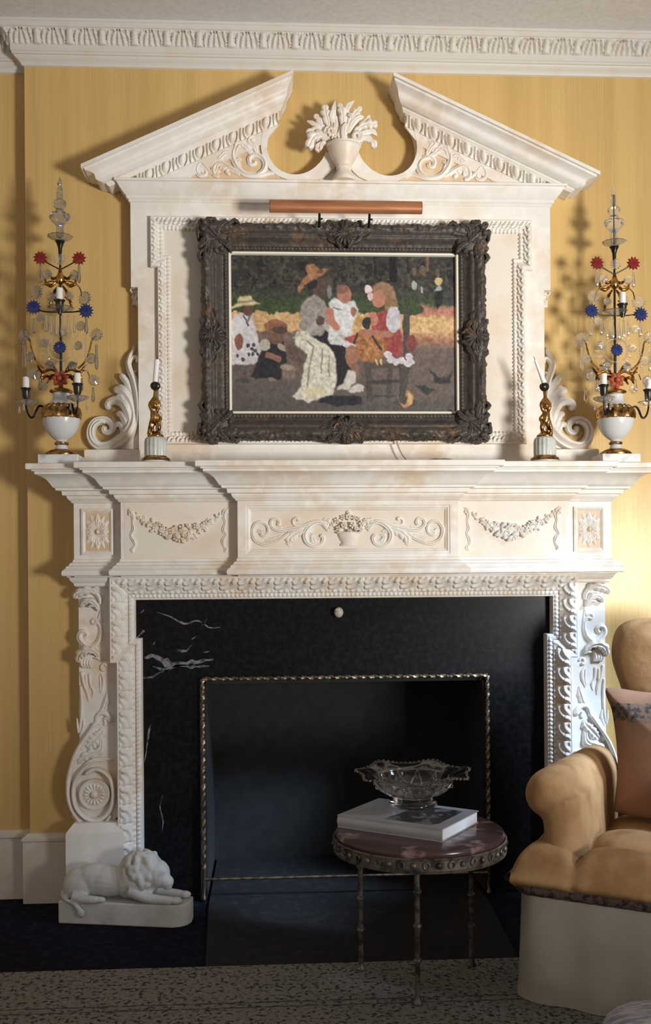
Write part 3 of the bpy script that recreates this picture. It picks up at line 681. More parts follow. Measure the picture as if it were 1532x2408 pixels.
    l_([(730, 720), (740, 640), (775, 585), (830, 590), (855, 640)], [.006, .012, .013, .010, .004], h=.9, lobes=4)
    l_([(960, 690), (900, 660), (850, 620), (840, 660)], [.004, .009, .010, .004], h=1.0, lobes=3)
    l_([(985, 690), (950, 600), (900, 540), (960, 510), (985, 545)], [.004, .010, .012, .009, .003], h=.9, lobes=4)
    l_([(790, 840), (760, 780), (790, 730)], [.005, .010, .003], h=.9, lobes=3)
    t_([(800, 920), (700, 860), (600, 800), (530, 800), (490, 850), (500, 920), (560, 940)], [.004, .007, .008, .007, .006, .006, .005], h=1.2, flutes=2, fl=.2)
    l_([(720, 840), (640, 830), (560, 830), (530, 900)], [.004, .011, .012, .004], h=.8, lobes=4)
    t_([(720, 900), (670, 860), (640, 890), (680, 920)], [.003, .005, .006], h=1.2)
    l_([(700, 780), (680, 710), (640, 680), (600, 700), (560, 740), (540, 700)], [.004, .008, .010, .009, .009, .005], h=1.0, lobes=5)
    t_([(520, 930), (440, 880), (360, 790), (320, 820), (305, 880), (340, 930), (400, 920), (400, 870), (370, 870)], [.003, .006, .006, .006, .006, .006, .005, .005], h=1.2, flutes=2, fl=.2)
    t_([(400, 930), (320, 840), (220, 935), (150, 935), (110, 890), (140, 870)], [.002, .005, .005, .005, .006, .005], h=1.1)
    l_([(260, 900), (210, 890), (180, 870)], [.003, .006, .002], h=.8, lobes=3)
    t_([(1180, 910), (1220, 925), (1280, 940)], [.003, .005, .002], h=1.0)
    (mb if sx > 0 else mb.mirror()).build('tympanum_scrolls', IVORY, OV)

# urn and carved flowers
mb = MB(); YU = -0.085
uprof = [(0.0, 2.437), (0.040, 2.437), (0.041, 2.446), (0.036, 2.452), (0.029, 2.462), (0.024, 2.474), (0.0245, 2.480), (0.027, 2.483), (0.026, 2.487), (0.030, 2.496), (0.041, 2.514), (0.050, 2.534), (0.0545, 2.552), (0.059, 2.554), (0.0595, 2.560), (0.054, 2.562), (0.050, 2.558), (0.0, 2.552)]
mb.lathe(uprof, (0.003, YU, 0.0), 40); urn = mb.build('carved_urn', IVORY, OV, angle=50)
mb = MB()
CU = lambda p: crop(680, 200, 5.4714, p, -0.10)
u_ = lambda p, w, lobes=4, base=.0, h=.5, **k: leaf(mb, CU(p), w, -0.088, lobes=max(2, lobes), base=base * 1.3, h=h, back=.004, lob=.5 if lobes > 1 else .15, **k)
for p, w, lb, bs in (([(640, 740), (600, 480), (575, 330), (595, 200)], [.006, .008, .009, .002], 1, .006), ([(640, 720), (690, 480), (680, 330), (640, 240)], [.006, .012, .014, .004], 4, .010),
                 ([(680, 700), (730, 420), (760, 270), (840, 195)], [.005, .008, .010, .002], 1, .004), ([(700, 700), (790, 450), (860, 350), (930, 280)], [.005, .012, .015, .005], 4, .006),
                 ([(560, 700), (500, 480), (470, 360), (465, 260)], [.006, .013, .017, .009], 4, .006), ([(600, 700), (560, 500), (545, 400), (560, 320)], [.004, .006, .008, .003], 1, .010),
                 ([(540, 700), (430, 510), (380, 430), (335, 370)], [.005, .010, .012, .006], 3, .002), ([(520, 680), (400, 530), (310, 480), (235, 450)], [.004, .007, .008, .002], 1, .002),
                 ([(540, 680), (420, 590), (310, 570), (230, 610)], [.005, .011, .013, .006], 3, .002), ([(540, 720), (420, 650), (320, 670), (250, 800)], [.008, .019, .022, .012], 4, .008),
                 ([(520, 740), (440, 740), (400, 830)], [.005, .009, .003], 2, .006), ([(420, 720), (360, 790), (385, 850)], [.004, .009, .003], 2, .004),
                 ([(760, 620), (830, 480), (900, 420), (960, 410)], [.006, .011, .010, .003], 1, .008), ([(820, 640), (930, 530), (1030, 500), (1135, 500)], [.007, .014, .018, .009], 4, .006),
                 ([(900, 560), (980, 470), (1040, 375)], [.004, .010, .004], 3, .002), ([(880, 640), (990, 600), (1080, 590), (1135, 640)], [.006, .010, .009, .002], 1, .003),
                 ([(900, 690), (1010, 680), (1080, 730), (1110, 795)], [.006, .012, .013, .007], 2, .004), ([(700, 740), (700, 600), (730, 500)], [.007, .011, .002], 1, .018),
                 ([(640, 740), (660, 620), (690, 520)], [.005, .009, .002], 1, .012), ([(480, 640), (470, 590), (520, 540)], [.005, .009, .003], 2, .012), ([(560, 600), (590, 540), (580, 500)], [.004, .006, .002], 1, .014),
                 ([(800, 560), (830, 420), (800, 330)], [.004, .008, .003], 2, .000), ([(640, 560), (620, 440), (655, 400)], [.004, .009, .003], 1, .002)):
    u_(p, w, lobes=lb, base=bs)
for a, b, R, pet in ((885, 680, .0225, 13), (550, 615, .0190, 8), (690, 705, .008, 5), (580, 700, .011, 6), (790, 400, .009, 5), (610, 650, .010, 5)):
    x, z = CU([(a, b)])[0]; flower(mb, x, z, R, -0.088, pet, h=.6, base=.020, rot=a)
stroke(mb, [(-0.045, 2.565), (0.0, 2.585), (0.05, 2.565)], [.012, .025, .012], -0.075, h=.6)
mb.build('carved_flowers', IVORY, urn)

# side scrolls, their plinths and the small brackets under the ears
CSx = lambda p: crop(30, 800, 4.942, p, -0.06)
ss = MB(); YSS = -0.004
def s_(p, r, **k): stroke(ss, CSx(p), r, YSS, **k)
s_([(1385, 20), (1380, 80), (1345, 150), (1325, 240), (1345, 330), (1390, 440), (1430, 600), (1448, 780), (1440, 920), (1400, 1040)], [.003, .006, .009, .011, .012, .014, .016, .016, .014, .010], h=2.6, flutes=2, fl=.16, n=80)
s_([(1330, 290), (1350, 210), (1390, 165), (1425, 165), (1432, 200), (1405, 215)], [.006, .007, .007, .007, .007, .007], h=3.0)
s_([(1345, 340), (1390, 340), (1415, 315)], [.005, .006, .003], h=3.0)
s_([(1340, 660), (1390, 820), (1385, 960), (1320, 1080), (1230, 1160), (1120, 1215), (1010, 1225), (930, 1180), (885, 1100), (885, 1010), (930, 930), (1000, 900), (1070, 905), (1125, 950), (1135, 1010), (1100, 1050), (1055, 1045), (1040, 1010), (1060, 975)], [.010, .018, .024, .026, .025, .022, .020, .018, .016, .015, .014, .013, .0125, .012, .011, .011, .011, .012], h=1.9, flutes=3, fl=.10, n=150, seg=14)
s_([(1250, 1130), (1120, 1185), (1010, 1190), (940, 1140), (915, 1060), (935, 980), (1000, 935), (1060, 940)], [.003, .005, .005, .005, .005, .005, .004], h=1.6, base=.026, n=60)
for p, r, b in (([(1425, 930), (1420, 760), (1370, 600), (1310, 470), (1225, 365)], [.010, .013, .013, .013, .010], .010), ([(1420, 900), (1400, 720), (1340, 560), (1285, 450), (1275, 370)], [.008, .009, .009, .008, .004], .014),
             ([(1400, 980), (1390, 800), (1330, 650), (1250, 570), (1150, 545)], [.010, .016, .016, .016, .012], .014), ([(1380, 900), (1340, 700), (1280, 560), (1205, 500)], [.006, .010, .012, .009], .012),
             ([(1360, 1020), (1340, 860), (1280, 730), (1200, 680), (1120, 690), (1085, 735), (1110, 785)], [.012, .018, .018, .016, .013, .012, .010], .014), ([(1370, 960), (1330, 760), (1270, 660)], [.006, .009, .005], .022),
             ([(1320, 1060), (1300, 940), (1250, 850), (1180, 825)], [.012, .016, .014, .008], .010), ([(1270, 1110), (1260, 1010), (1225, 960), (1190, 955), (1180, 990)], [.010, .012, .010, .009, .007], .008),
             ([(1300, 720), (1240, 640), (1180, 650)], [.006, .010, .008], .020)):
    s_(p, r, h=1.25, base=b, flutes=2, fl=.12)
s_([(1380, 1140), (1430, 1190), (1450, 1240)], [.012, .012, .012], h=1.2)
ss.prism(CSx([(1300, 1000), (1450, 900), (1455, 1250), (1100, 1250)]), -0.022, 0.0)
ss.build('side_scroll', IVORY, OV); ss.mirror().build('side_scroll', IVORY, OV)
for sx in (-1, 1):
    mb = MB(); xs = sorted((sx * 0.875, sx * 0.690)); mb.box(xs[0], xs[1], -0.082, 0.0, 1.4705, 1.533)
    b_ = mb.build('scroll_plinth', IVORY, OV, smooth=False); bv = b_.modifiers.new('edge', 'BEVEL'); bv.width = 0.003; bv.segments = 2
    mb = MB(); Cs = lambda p: crop(0, 400, 3.1917, p, -0.03)
    for p, r, h in (([(1040, 875), (1000, 875), (978, 890), (990, 910), (1015, 905), (1012, 890)], [.005, .005, .005, .005, .005], 3.5), ([(1030, 880), (1035, 930), (1015, 960), (1030, 985), (1020, 1015)], [.005, .008, .008, .006, .004], 3.0), ([(1000, 915), (995, 945), (1010, 960)], [.003, .006, .003], 3.0)):
        stroke(mb, Cs(p), r, -0.004, h=h)
    mb.box(-0.719, -0.690, -0.012, 0.0, 2.035, 2.085)
    (mb if sx < 0 else mb.mirror()).build('ear_bracket', IVORY, OV)

# ------------------------------------------------------------------ the framed painting
PT = thing('framed_painting', (0, -0.062, 1.548), 'oil painting of woman and children in a park, in heavy dark carved frame', 'painting')
YF = -0.062
FO = [(-0.478, 1.562), (-0.478, 2.284), (0.478, 2.284), (0.478, 1.562)]
def frame_disp(u, v, ln):
    out = np.zeros_like(np.asarray(v) + u * 0.0)
    uu = np.asarray(u) + ln * 3.1
    for i in range(len(out)):
        out[i] = mnoise.noise(Vector((uu[i] * 46, v[i] * 7.5, ln * 9))) + 0.6 * mnoise.noise(Vector((uu[i] * 105, v[i] * 17, ln)))
    zone = np.where(v < 0.46, 1.0, np.where(v > 0.86, 0.0, 0.18))
    small = 0.0026 * np.cos(2 * PI * uu / 0.0125) * np.exp(-((v - 0.885) / 0.03) ** 2)
    return 0.0075 * out * zone * np.clip(v / 0.05, 0, 1) + small
mb = MB()
fprof = dens([(0.0, 0.0), (0.0, 0.030), (0.006, 0.052), (0.016, 0.060), (0.030, 0.056), (0.040, 0.046), (0.046, 0.048), (0.052, 0.044), (0.064, 0.031), (0.074, 0.026), (0.077, 0.030), (0.083, 0.030), (0.086, 0.024), (0.090, 0.016)], 44)
sweep(mb, FO, fprof, FRONT(YF), closed=True, disp=frame_disp, ds=0.004)
fr = mb.build('carved_frame', DKFRAME, PT, angle=60)
mb = MB(); sweep(mb, [(-0.389, 1.651), (-0.389, 2.195), (0.389, 2.195), (0.389, 1.651)], [(0, 0.0), (0, 0.020), (0.002, 0.022), (0.007, 0.021), (0.009, 0.016), (0.009, 0.0)], FRONT(YF), closed=True)
mb.build('cream_liner', LINER, PT)
mb = MB(); mb.box(-0.462, 0.462, YF - .004, YF + .0205, 1.600, 2.262); mb.build('stretcher_back', BLACKM, PT, smooth=False)
def shell(mb, x, z, R, a0, a1, n, Y, base=.03):
    for k in range(n):
        a = math.radians(a0 + (a1 - a0) * k / (n - 1)); ca, sa = math.cos(a), math.sin(a)
        stroke(mb, [(x + ca * R * .15, z + sa * R * .15), (x + ca * R * .6, z + sa * R * .6), (x + ca * R, z + sa * R)], [R * .07, R * .17, R * .10], Y, h=1.5, base=base, n=12, seg=6)
def corner(sx, sz):
    mb = MB(); Y = YF - 0.012
    x0, z0 = 0.478, 0.0
    def L_(p, w, **k): leaf(mb, p, w, Y, **k)
    def T(a, b): return (sx * (0.478 - a), (2.284 - b) if sz > 0 else (1.562 + b))
    rr = random.Random(int(5 + sx * 2 + sz))
    for p, w in (([(.060, .060), (.030, .030), (-.004, -.004)], [.010, .024, .008]), ([(.055, .050), (.060, .020), (.085, -.004)], [.008, .018, .006]), ([(.050, .055), (.020, .060), (-.006, .085)], [.008, .018, .006]),
                 ([(.070, .035), (.105, .028), (.135, .018)], [.008, .015, .003]), ([(.035, .070), (.028, .105), (.018, .135)], [.008, .015, .003]), ([(.06, .06), (.085, .075), (.10, .095)], [.010, .012, .003]),
                 ([(.045, .010), (.025, -.006), (.050, -.010)], [.006, .010, .004]), ([(.010, .045), (-.008, .025), (-.010, .055)], [.006, .010, .004]), ([(.090, .010), (.110, -.004), (.128, .004)], [.005, .009, .003]), ([(.010, .090), (-.006, .110), (.004, .128)], [.005, .009, .003])):
        L_([T(*q) for q in p], [x * .9 for x in w], h=.75, lobes=5, base=.038, n=30, m=11, lob=.25)
    q = T(.052, .052); mb.ball((q[0], Y - .010, q[1]), (.058, .030, .058), 22)
    for k in range(14):
        a = 2 * PI * k / 14 + .2; q = T(.048 + .045 * math.cos(a), .048 + .045 * math.sin(a)); stroke(mb, [(q[0] - .010 * math.cos(a * 2), q[1] - .010 * math.sin(a)), q, (q[0] + .012 * math.sin(a), q[1] - .010 * math.cos(a))], [.006, .011, .005], Y, h=1.1, base=.030, n=10, seg=8)
    for a, b in ((.016, .010), (.010, .030)):
        x, z = T(a + rr.uniform(-.004, .004), b + rr.uniform(-.004, .004)); mb.ball((x, Y - .048, z), (.010, .011, .010), 10)
    for a, b in ((.098, .030), (.030, .098)):
        q = T(a, b); stroke(mb, spiral(q[0], q[1], .014, .004, 40, 1.3, 14), [.004, .0045, .005], Y, h=1.6, base=.034)
    return mb
for sx in (-1, 1):
    for sz in (1, -1): corner(sx, sz).build('corner_ornament', DKFRAME, fr)
def cart(mb, f):
    Y = YF - .012
    q = f(0, .004); mb.ball((q[0], Y - .020, q[1]), (.060, .026, .044) if abs(f(1, 0)[0] - f(0, 0)[0]) > .5 else (.044, .026, .060), 22)
    for s in (-1, 1):
        for p, r in (([(s * .020, -.030), (s * .046, -.020), (s * .058, .006), (s * .044, .030), (s * .024, .026), (s * .026, .010)], [.006, .009, .010, .009, .008, .008]), ([(s * .050, -.010), (s * .074, -.012), (s * .090, .004), (s * .078, .014)], [.005, .008, .007, .006])):
            stroke(mb, [f(*z) for z in p], r, Y, h=1.2, base=.030, flutes=2, fl=.15)
    for p, w in (([(0, 0), (.0, .020), (0, .042)], [.012, .022, .010]), ([(.008, .004), (.030, .014), (.046, .034)], [.008, .016, .006]), ([(-.008, .004), (-.030, .014), (-.046, .034)], [.008, .016, .006]),
                 ([(.014, .0), (.045, -.002), (.068, .014)], [.008, .013, .003]), ([(-.014, .0), (-.045, -.002), (-.068, .014)], [.008, .013, .003]), ([(.006, -.004), (.022, -.022), (.014, -.046)], [.008, .012, .003]), ([(-.006, -.004), (-.022, -.022), (-.014, -.046)], [.008, .012, .003]),
                 ([(.030, .030), (.052, .036), (.056, .018)], [.004, .009, .004]), ([(-.030, .030), (-.052, .036), (-.056, .018)], [.004, .009, .004])):
        leaf(mb, [f(*q) for q in p], [x * .95 for x in w], Y, h=.75, lobes=5, base=.038, n=26, m=11, lob=.25)
    q = f(0, 0); e = f(0, 1); an0 = math.degrees(math.atan2(e[1] - q[1], e[0] - q[0])); shell(mb, q[0], q[1], .040, an0 - 250, an0 - 110, 7, Y, .040); shell(mb, q[0], q[1], .026, an0 - 80, an0 + 80, 7, Y, .046)
mb = MB(); cart(mb, lambda a, b: (a, 2.250 + b)); mb.build('top_cartouche', DKFRAME, fr)
mb = MB(); cart(mb, lambda a, b: (a, 1.593 - b)); mb.build('bottom_cartouche', DKFRAME, fr)
mb = MB(); q = [W(a, b, YF - .06) for a, b in ((784, 1012), (790, 1000), (805, 996), (820, 1000), (826, 1012))]; stroke(mb, q, [.005, .006, .006, .006, .005], YF - .052, h=1.2); mb.build('gilt_arch', RUBGOLD, fr)
for sx in (-1, 1):
    mb = MB(); cart(mb, lambda a, b: (sx * (0.442 + b), 1.905 + a)); mb.build('side_cartouche', DKFRAME, fr)
for a0, a1, b in ((690, 735, 548), (905, 1000, 553), (625, 700, 1010), (925, 1005, 1012)):
    x0, z_ = W(a0, b, YF - .04); x1, _ = W(a1, b, YF - .04)
    mb = MB(); stroke(mb, [(x0, z_), ((x0 + x1) / 2, z_ + .001), (x1, z_)], [.004, .0115, .004], YF - .036, h=.55, n=20); mb.build('worn_gilt_patch', RUBGOLD, fr)
for z0_, z1_, sx in ((1.70, 1.79, -1), (1.66, 1.84, 1), (2.02, 2.14, 1)):
    mb = MB(); x_ = -0.424 if sx < 0 else 0.474; stroke(mb, [(x_, z0_), (x_, (z0_ + z1_) / 2), (x_, z1_)], [.002, .006 if sx < 0 else .0045, .002], YF - .034, h=.8, n=20); mb.build('worn_gilt_patch', RUBGOLD, fr)

# canvas: the paint itself, laid down as brush patches on a fine grid
NX, NZ = 300, 206
cxs = np.linspace(110, 1452, NX); cys = np.linspace(98, 1034, NZ)
GX, GY = np.meshgrid(cxs, cys, indexing='ij')
def vn(sc, seed):
    r = np.random.RandomState(seed); g = r.rand(int(1342 / sc) + 4, int(936 / sc) + 4)
    a = (GX - 110) / sc; b = (GY - 98) / sc; i = a.astype(int); j = b.astype(int); fa = a - i; fb = b - j
    fa = fa * fa * (3 - 2 * fa); fb = fb * fb * (3 - 2 * fb)
    return g[i, j] * (1 - fa) * (1 - fb) + g[i + 1, j] * fa * (1 - fb) + g[i, j + 1] * (1 - fa) * fb + g[i + 1, j + 1] * fa * fb
n1, n2, n3, n4, n5 = vn(70, 1), vn(26, 2), vn(12, 3), vn(30, 4), vn(30, 5)
WX = GX + (n4 - .5) * 22 + (vn(11, 8) - .5) * 12; WY = GY + (n5 - .5) * 22 + (vn(11, 9) - .5) * 12
IMG = np.zeros((NX, NZ, 3))
def put(mask, col, var=12, alpha=1.0):
    c = np.array(col, float)[None, None, :] + ((n3 - .5) * var * 2 + (n2 - .5) * var)[..., None]
    a = np.clip(mask, 0, 1)[..., None] * alpha
    IMG[:] = IMG * (1 - a) + c * a
def poly(pts, col, var=12, alpha=1.0, wob=0.45):
    X = GX + (WX - GX) * wob; Y = GY + (WY - GY) * wob
    ins = np.zeros(X.shape, bool); n = len(pts)
    for i in range(n):
        x0, y0 = pts[i]; x1, y1 = pts[(i + 1) % n]
        if y0 == y1: continue
        c = ((y0 > Y) != (y1 > Y)) & (X < (x1 - x0) * (Y - y0) / (y1 - y0) + x0); ins ^= c
    m = ins.astype(float)
    m = (m + np.roll(m, 1, 0) + np.roll(m, -1, 0) + np.roll(m, 1, 1) + np.roll(m, -1, 1)) / 5
    put(m, col, var, alpha)
def ell(cx_, cy_, rx, ry, col, var=12, ang=0, alpha=1.0, wob=0.4):
    a = math.radians(ang); X = GX + (WX - GX) * wob - cx_; Y = GY + (WY - GY) * wob - cy_
    u = X * math.cos(a) + Y * math.sin(a); v = -X * math.sin(a) + Y * math.cos(a)
    put(np.clip((1.08 - np.sqrt((u / rx) ** 2 + (v / ry) ** 2)) * 8, 0, 1), col, var, alpha)
def line(pts, w, col, var=8, alpha=1.0):
    for (a, b), (c, d) in zip(pts[:-1], pts[1:]):
        t = np.clip(((WX * .4 + GX * .6 - a) * (c - a) + (WY * .4 + GY * .6 - b) * (d - b)) / ((c - a) ** 2 + (d - b) ** 2 + 1e-6), 0, 1)
        dd = np.hypot(WX * .4 + GX * .6 - a - t * (c - a), WY * .4 + GY * .6 - b - t * (d - b)); put(np.clip((w - dd) / 4 + .5, 0, 1), col, var, alpha)
IMG[:] = np.array((56, 54, 50)); put((n1 > .5) * 0.8, (66, 64, 54), 16); put((n2 > .62) * .8, (36, 35, 38), 8); put((vn(20, 22) > .74) * .6, (92, 84, 74), 10); put((vn(18, 29) > .76) * .5, (84, 88, 78), 10)
put(np.clip((WY - 295) / 30, 0, 1), (62, 68, 54), 14); put(np.clip((WY - 340) / 40, 0, 1), (64, 80, 48), 12)
put(np.clip((WY - 438) / 8, 0, 1), (212, 166, 112), 22); put(np.clip((WY - 545) / 14, 0, 1) * (GX < 700), (118, 98, 86), 12)
put(np.clip((WX - 1120) / 60, 0, 1) * np.clip((WY - 385) / 30, 0, 1), (190, 120, 98), 22); put(np.clip((WX - 1150) / 30, 0, 1) * np.clip((WY - 450) / 18, 0, 1), (214, 170, 112), 26)
put(np.clip((WX - 1100) / 30, 0, 1) * np.clip((WY - 550) / 50, 0, 1), (170, 112, 84), 22); put(np.clip((WY - 600) / 60, 0, 1) * np.clip((WX - 700) / 200, 0, 1), (120, 100, 92), 12)
put(np.clip((WY - 640) / 60, 0, 1), (108, 92, 84), 10); put(np.clip((WY - 800) / 90, 0, 1) * np.clip((1150 - WX) / 200, 0, 1), (98, 88, 82), 8); put(np.clip((WY - 930) / 60, 0, 1), (90, 82, 76), 8)
line([(1072, 100), (1075, 235)], 22, (30, 28, 32)); line([(965, 100), (968, 210)], 8, (40, 38, 38)); line([(1160, 110), (1165, 200)], 7, (44, 42, 40)); line([(1280, 100), (1282, 180)], 8, (120, 92, 74)); line([(1330, 150), (1335, 220)], 6, (58, 54, 50))
for a, b in ((1200, 190), (1245, 185), (1340, 200), (1260, 190)): ell(a, b, 14, 26, (110, 92, 76))
ell(1200, 275, 17, 28, (160, 165, 165)); ell(1245, 300, 8, 20, (160, 160, 158)); ell(1345, 250, 22, 22, (205, 175, 118)); poly([(1345, 265), (1375, 310), (1318, 312)], (170, 172, 165)); poly([(1325, 305), (1375, 305), (1372, 380), (1340, 415), (1322, 380)], (40, 40, 40)); poly([(1375, 310), (1440, 310), (1448, 380), (1400, 400)], (66, 68, 72))
ell(1170, 420, 85, 34, (62, 78, 46), 12)
# birds and ball
poly([(1280, 768), (1322, 800), (1340, 825), (1385, 820), (1432, 788), (1405, 835), (1418, 855), (1370, 865), (1310, 855), (1318, 830)], (48, 48, 50), 6); poly([(1200, 868), (1250, 872), (1300, 895), (1330, 905), (1290, 915), (1270, 935), (1230, 900)], (52, 51, 52), 6)
ell(1145, 975, 70, 26, (74, 68, 64), 6); ell(1143, 952, 44, 50, (196, 128, 82), 14); poly([(1160, 915), (1180, 930), (1182, 985), (1160, 990)], (214, 176, 110), wob=.1); poly([(1128, 965), (1148, 930), (1156, 940), (1142, 985), (1128, 985)], (60, 62, 66), 6, wob=.1)
# chair
line([(1152, 440), (1150, 760), (1120, 960)], 20, (76, 72, 66)); line([(925, 750), (930, 955)], 19, (78, 72, 66)); line([(1050, 760), (1045, 940)], 14, (78, 72, 66)); line([(900, 750), (1140, 760)], 14, (88, 76, 66)); line([(930, 852), (1120, 850)], 11, (60, 57, 54)); line([(940, 936), (1090, 936)], 6, (74, 68, 64)); line([(1115, 760), (1118, 900)], 10, (72, 68, 64))
# child at the left
poly([(130, 455), (235, 450), (262, 540), (282, 640), (318, 715), (240, 752), (118, 752), (112, 560)], (204, 198, 200), 20); ell(150, 540, 38, 70, (214, 210, 212), 12); ell(215, 432, 30, 34, (112, 78, 68), 10)
poly([(108, 418), (150, 388), (160, 352), (200, 340), (240, 352), (250, 375), (292, 388), (240, 402), (170, 408), (112, 424)], (214, 196, 142), 16); line([(160, 385), (246, 375)], 6, (150, 134, 104))
line([(190, 465), (215, 520)], 5, (90, 82, 88)); line([(230, 460), (210, 500)], 5, (110, 100, 100))
for a, b in ((215, 640), (245, 635), (235, 660), (255, 670), (215, 690), (180, 720), (240, 690), (150, 700), (270, 690)): ell(a, b, 10, 12, (76, 76, 84), 8)
ell(160, 615, 26, 46, (142, 88, 72), 12); poly([(125, 755), (220, 755), (200, 850), (150, 840)], (100, 86, 84), 14); ell(180, 845, 38, 14, (80, 74, 72))
# seated child
poly([(300, 640), (340, 610), (420, 610), (440, 720), (405, 840), (230, 830), (260, 750)], (44, 42, 46), 8); ell(312, 635, 30, 36, (186, 176, 158), 14); ell(378, 585, 42, 48, (122, 84, 70), 12); ell(376, 525, 66, 40, (150, 98, 70), 16); ell(400, 545, 44, 22, (84, 66, 58), 8); line([(330, 695), (395, 718)], 18, (146, 98, 80)); line([(400, 640), (440, 660)], 16, (168, 156, 136)); ell(350, 838, 22, 10, (130, 122, 112))
poly([(405, 745), (500, 745), (490, 840), (415, 840)], (128, 108, 94), 14); ell(440, 765, 38, 16, (160, 140, 120)); poly([(430, 640), (520, 610), (560, 680), (520, 780), (440, 740)], (104, 86, 76), 14)
# woman
poly([(560, 545), (700, 540), (790, 640), (820, 760), (790, 870), (730, 880), (640, 700)], (38, 36, 42), 6); poly([(640, 930), (880, 940), (890, 985), (740, 1000), (620, 970)], (40, 38, 48), 6)
poly([(530, 400), (560, 360), (610, 335), (670, 380), (700, 440), (690, 520), (640, 580), (560, 575), (518, 530)], (150, 140, 130), 18); line([(560, 560), (640, 480), (690, 540)], 16, (176, 166, 160)); ell(640, 490, 26, 30, (100, 78, 68), 10)
ell(655, 290, 58, 62, (92, 74, 66), 10); ell(590, 268, 34, 34, (46, 42, 42), 6); ell(695, 320, 16, 38, (128, 124, 122), 10); poly([(505, 300), (540, 240), (570, 215), (552, 165), (600, 150), (632, 182), (695, 176), (660, 215), (600, 245), (545, 275), (518, 330)], (168, 116, 76), 16); ell(640, 195, 20, 12, (108, 78, 60))
poly([(495, 560), (540, 545), (600, 590), (690, 640), (728, 700), (735, 850), (710, 930), (640, 945), (575, 975), (470, 942), (520, 880), (535, 780), (562, 690), (488, 625)], (206, 200, 182), 26)
for p in ([(600, 640), (570, 800), (560, 900)], [(650, 660), (640, 800)], [(690, 700), (690, 820)], [(560, 610), (600, 640)]): line(p, 5, (150, 142, 124))
ell(600, 910, 70, 28, (214, 204, 160), 14); line([(480, 590), (520, 560)], 6, (170, 160, 144))
# baby
poly([(690, 385), (730, 350), (790, 380), (838, 360), (862, 420), (848, 500), (815, 590), (760, 640), (690, 610), (690, 540), (720, 480)], (208, 210, 208), 20); ell(785, 330, 42, 54, (176, 116, 94), 12); ell(770, 300, 36, 26, (140, 96, 76), 10); line([(695, 430), (705, 490), (735, 525)], 22, (192, 122, 100)); ell(835, 435, 16, 30, (166, 108, 86)); line([(720, 410), (760, 425)], 4, (110, 112, 118)); ell(740, 600, 60, 34, (196, 196, 190), 26)
# girl in red with the toy
poly([(960, 450), (1060, 410), (1120, 560), (1130, 690), (1040, 705), (985, 640), (940, 560)], (166, 66, 64), 16); ell(1180, 620, 30, 46, (134, 62, 58), 10); poly([(780, 590), (860, 560), (880, 620), (800, 640)], (176, 74, 70), 12)
ell(1015, 325, 72, 68, (154, 118, 86), 16); ell(1060, 390, 40, 60, (146, 110, 76), 16); ell(985, 355, 40, 52, (190, 126, 96), 10); ell(925, 300, 22, 22, (226, 200, 200), 10); ell(938, 345, 14, 24, (214, 186, 186), 10)
ell(930, 640, 100, 92, (172, 112, 62), 26); ell(950, 475, 34, 40, (196, 122, 96), 16); poly([(850, 470), (930, 450), (910, 520), (830, 530)], (196, 150, 86), 20); ell(915, 500, 24, 36, (50, 48, 52), 6)
ell(1075, 480, 42, 78, (196, 192, 198), 18); line([(890, 558), (1050, 568)], 22, (176, 114, 88)); line([(950, 580), (1000, 660)], 6, (66, 50, 46)); line([(860, 560), (840, 620)], 6, (70, 52, 48))
for a, b in ((1040, 690), (1060, 720), (1090, 735), (1120, 725), (1165, 700), (1175, 730), (1160, 740), (790, 625), (820, 640)): ell(a, b, 24, 20, (206, 196, 200), 18)
ell(825, 700, 36, 66, (168, 112, 86), 12); line([(845, 760), (850, 800)], 24, (140, 100, 80)); poly([(800, 780), (845, 785), (850, 850), (800, 905), (735, 895), (770, 860)], (202, 192, 180), 14); poly([(860, 860), (900, 880), (890, 905), (820, 925), (798, 910)], (206, 196, 186), 14); line([(970, 720), (980, 745)], 5, (226, 186, 120)); line([(1000, 720), (1000, 745)], 5, (226, 186, 120))
g_ = IMG.mean(axis=2, keepdims=True); IMG = np.clip(g_ + (IMG - g_) * .84, 12, 245)
lin_img = np.where(IMG / 255 <= 0.04045, IMG / 255 / 12.92, ((IMG / 255 + 0.055) / 1.055) ** 2.4)
mb = MB(); cw, cz0, cz1 = 0.384, 2.189, 1.657
px_ = np.linspace(-cw, cw, NX); pz_ = np.linspace(cz0, cz1, NZ); P = np.zeros((NX, NZ, 3))
P[..., 0] = px_[:, None]; P[..., 2] = pz_[None, :]; P[..., 1] = YF - 0.006 - 0.0006 * n3
mb.grid(P)
def paint_mat():
    m = bpy.data.materials.new('oil_paint'); m.use_nodes = True; nt = m.node_tree; b = nt.nodes['Principled BSDF']
    a = nt.nodes.new('ShaderNodeAttribute'); a.attribute_name = 'paint'; nt.links.new(a.outputs['Color'], b.inputs['Base Color'])
    n = nt.nodes.new('ShaderNodeTexNoise'); n.inputs['Scale'].default_value = 220; bp = nt.nodes.new('ShaderNodeBump'); bp.inputs['Strength'].default_value = .12; bp.inputs['Distance'].default_value = .003
    tc = nt.nodes.new('ShaderNodeTexCoord'); nt.links.new(tc.outputs['Object'], n.inputs['Vector']); nt.links.new(n.outputs['Fac'], bp.inputs['Height']); nt.links.new(bp.outputs['Normal'], b.inputs['Normal'])
    b.inputs['Roughness'].default_value = 0.5; b.inputs['Specular IOR Level'].default_value = 0.3; return m
cv = mb.build('canvas', paint_mat(), PT, recalc=False)
at = cv.data.color_attributes.new('paint', 'FLOAT_COLOR', 'POINT')
buf = np.ones((NX * NZ, 4), np.float32); buf[:, :3] = (lin_img * 0.90).reshape(-1, 3); at.data.foreach_set('color', buf.ravel())

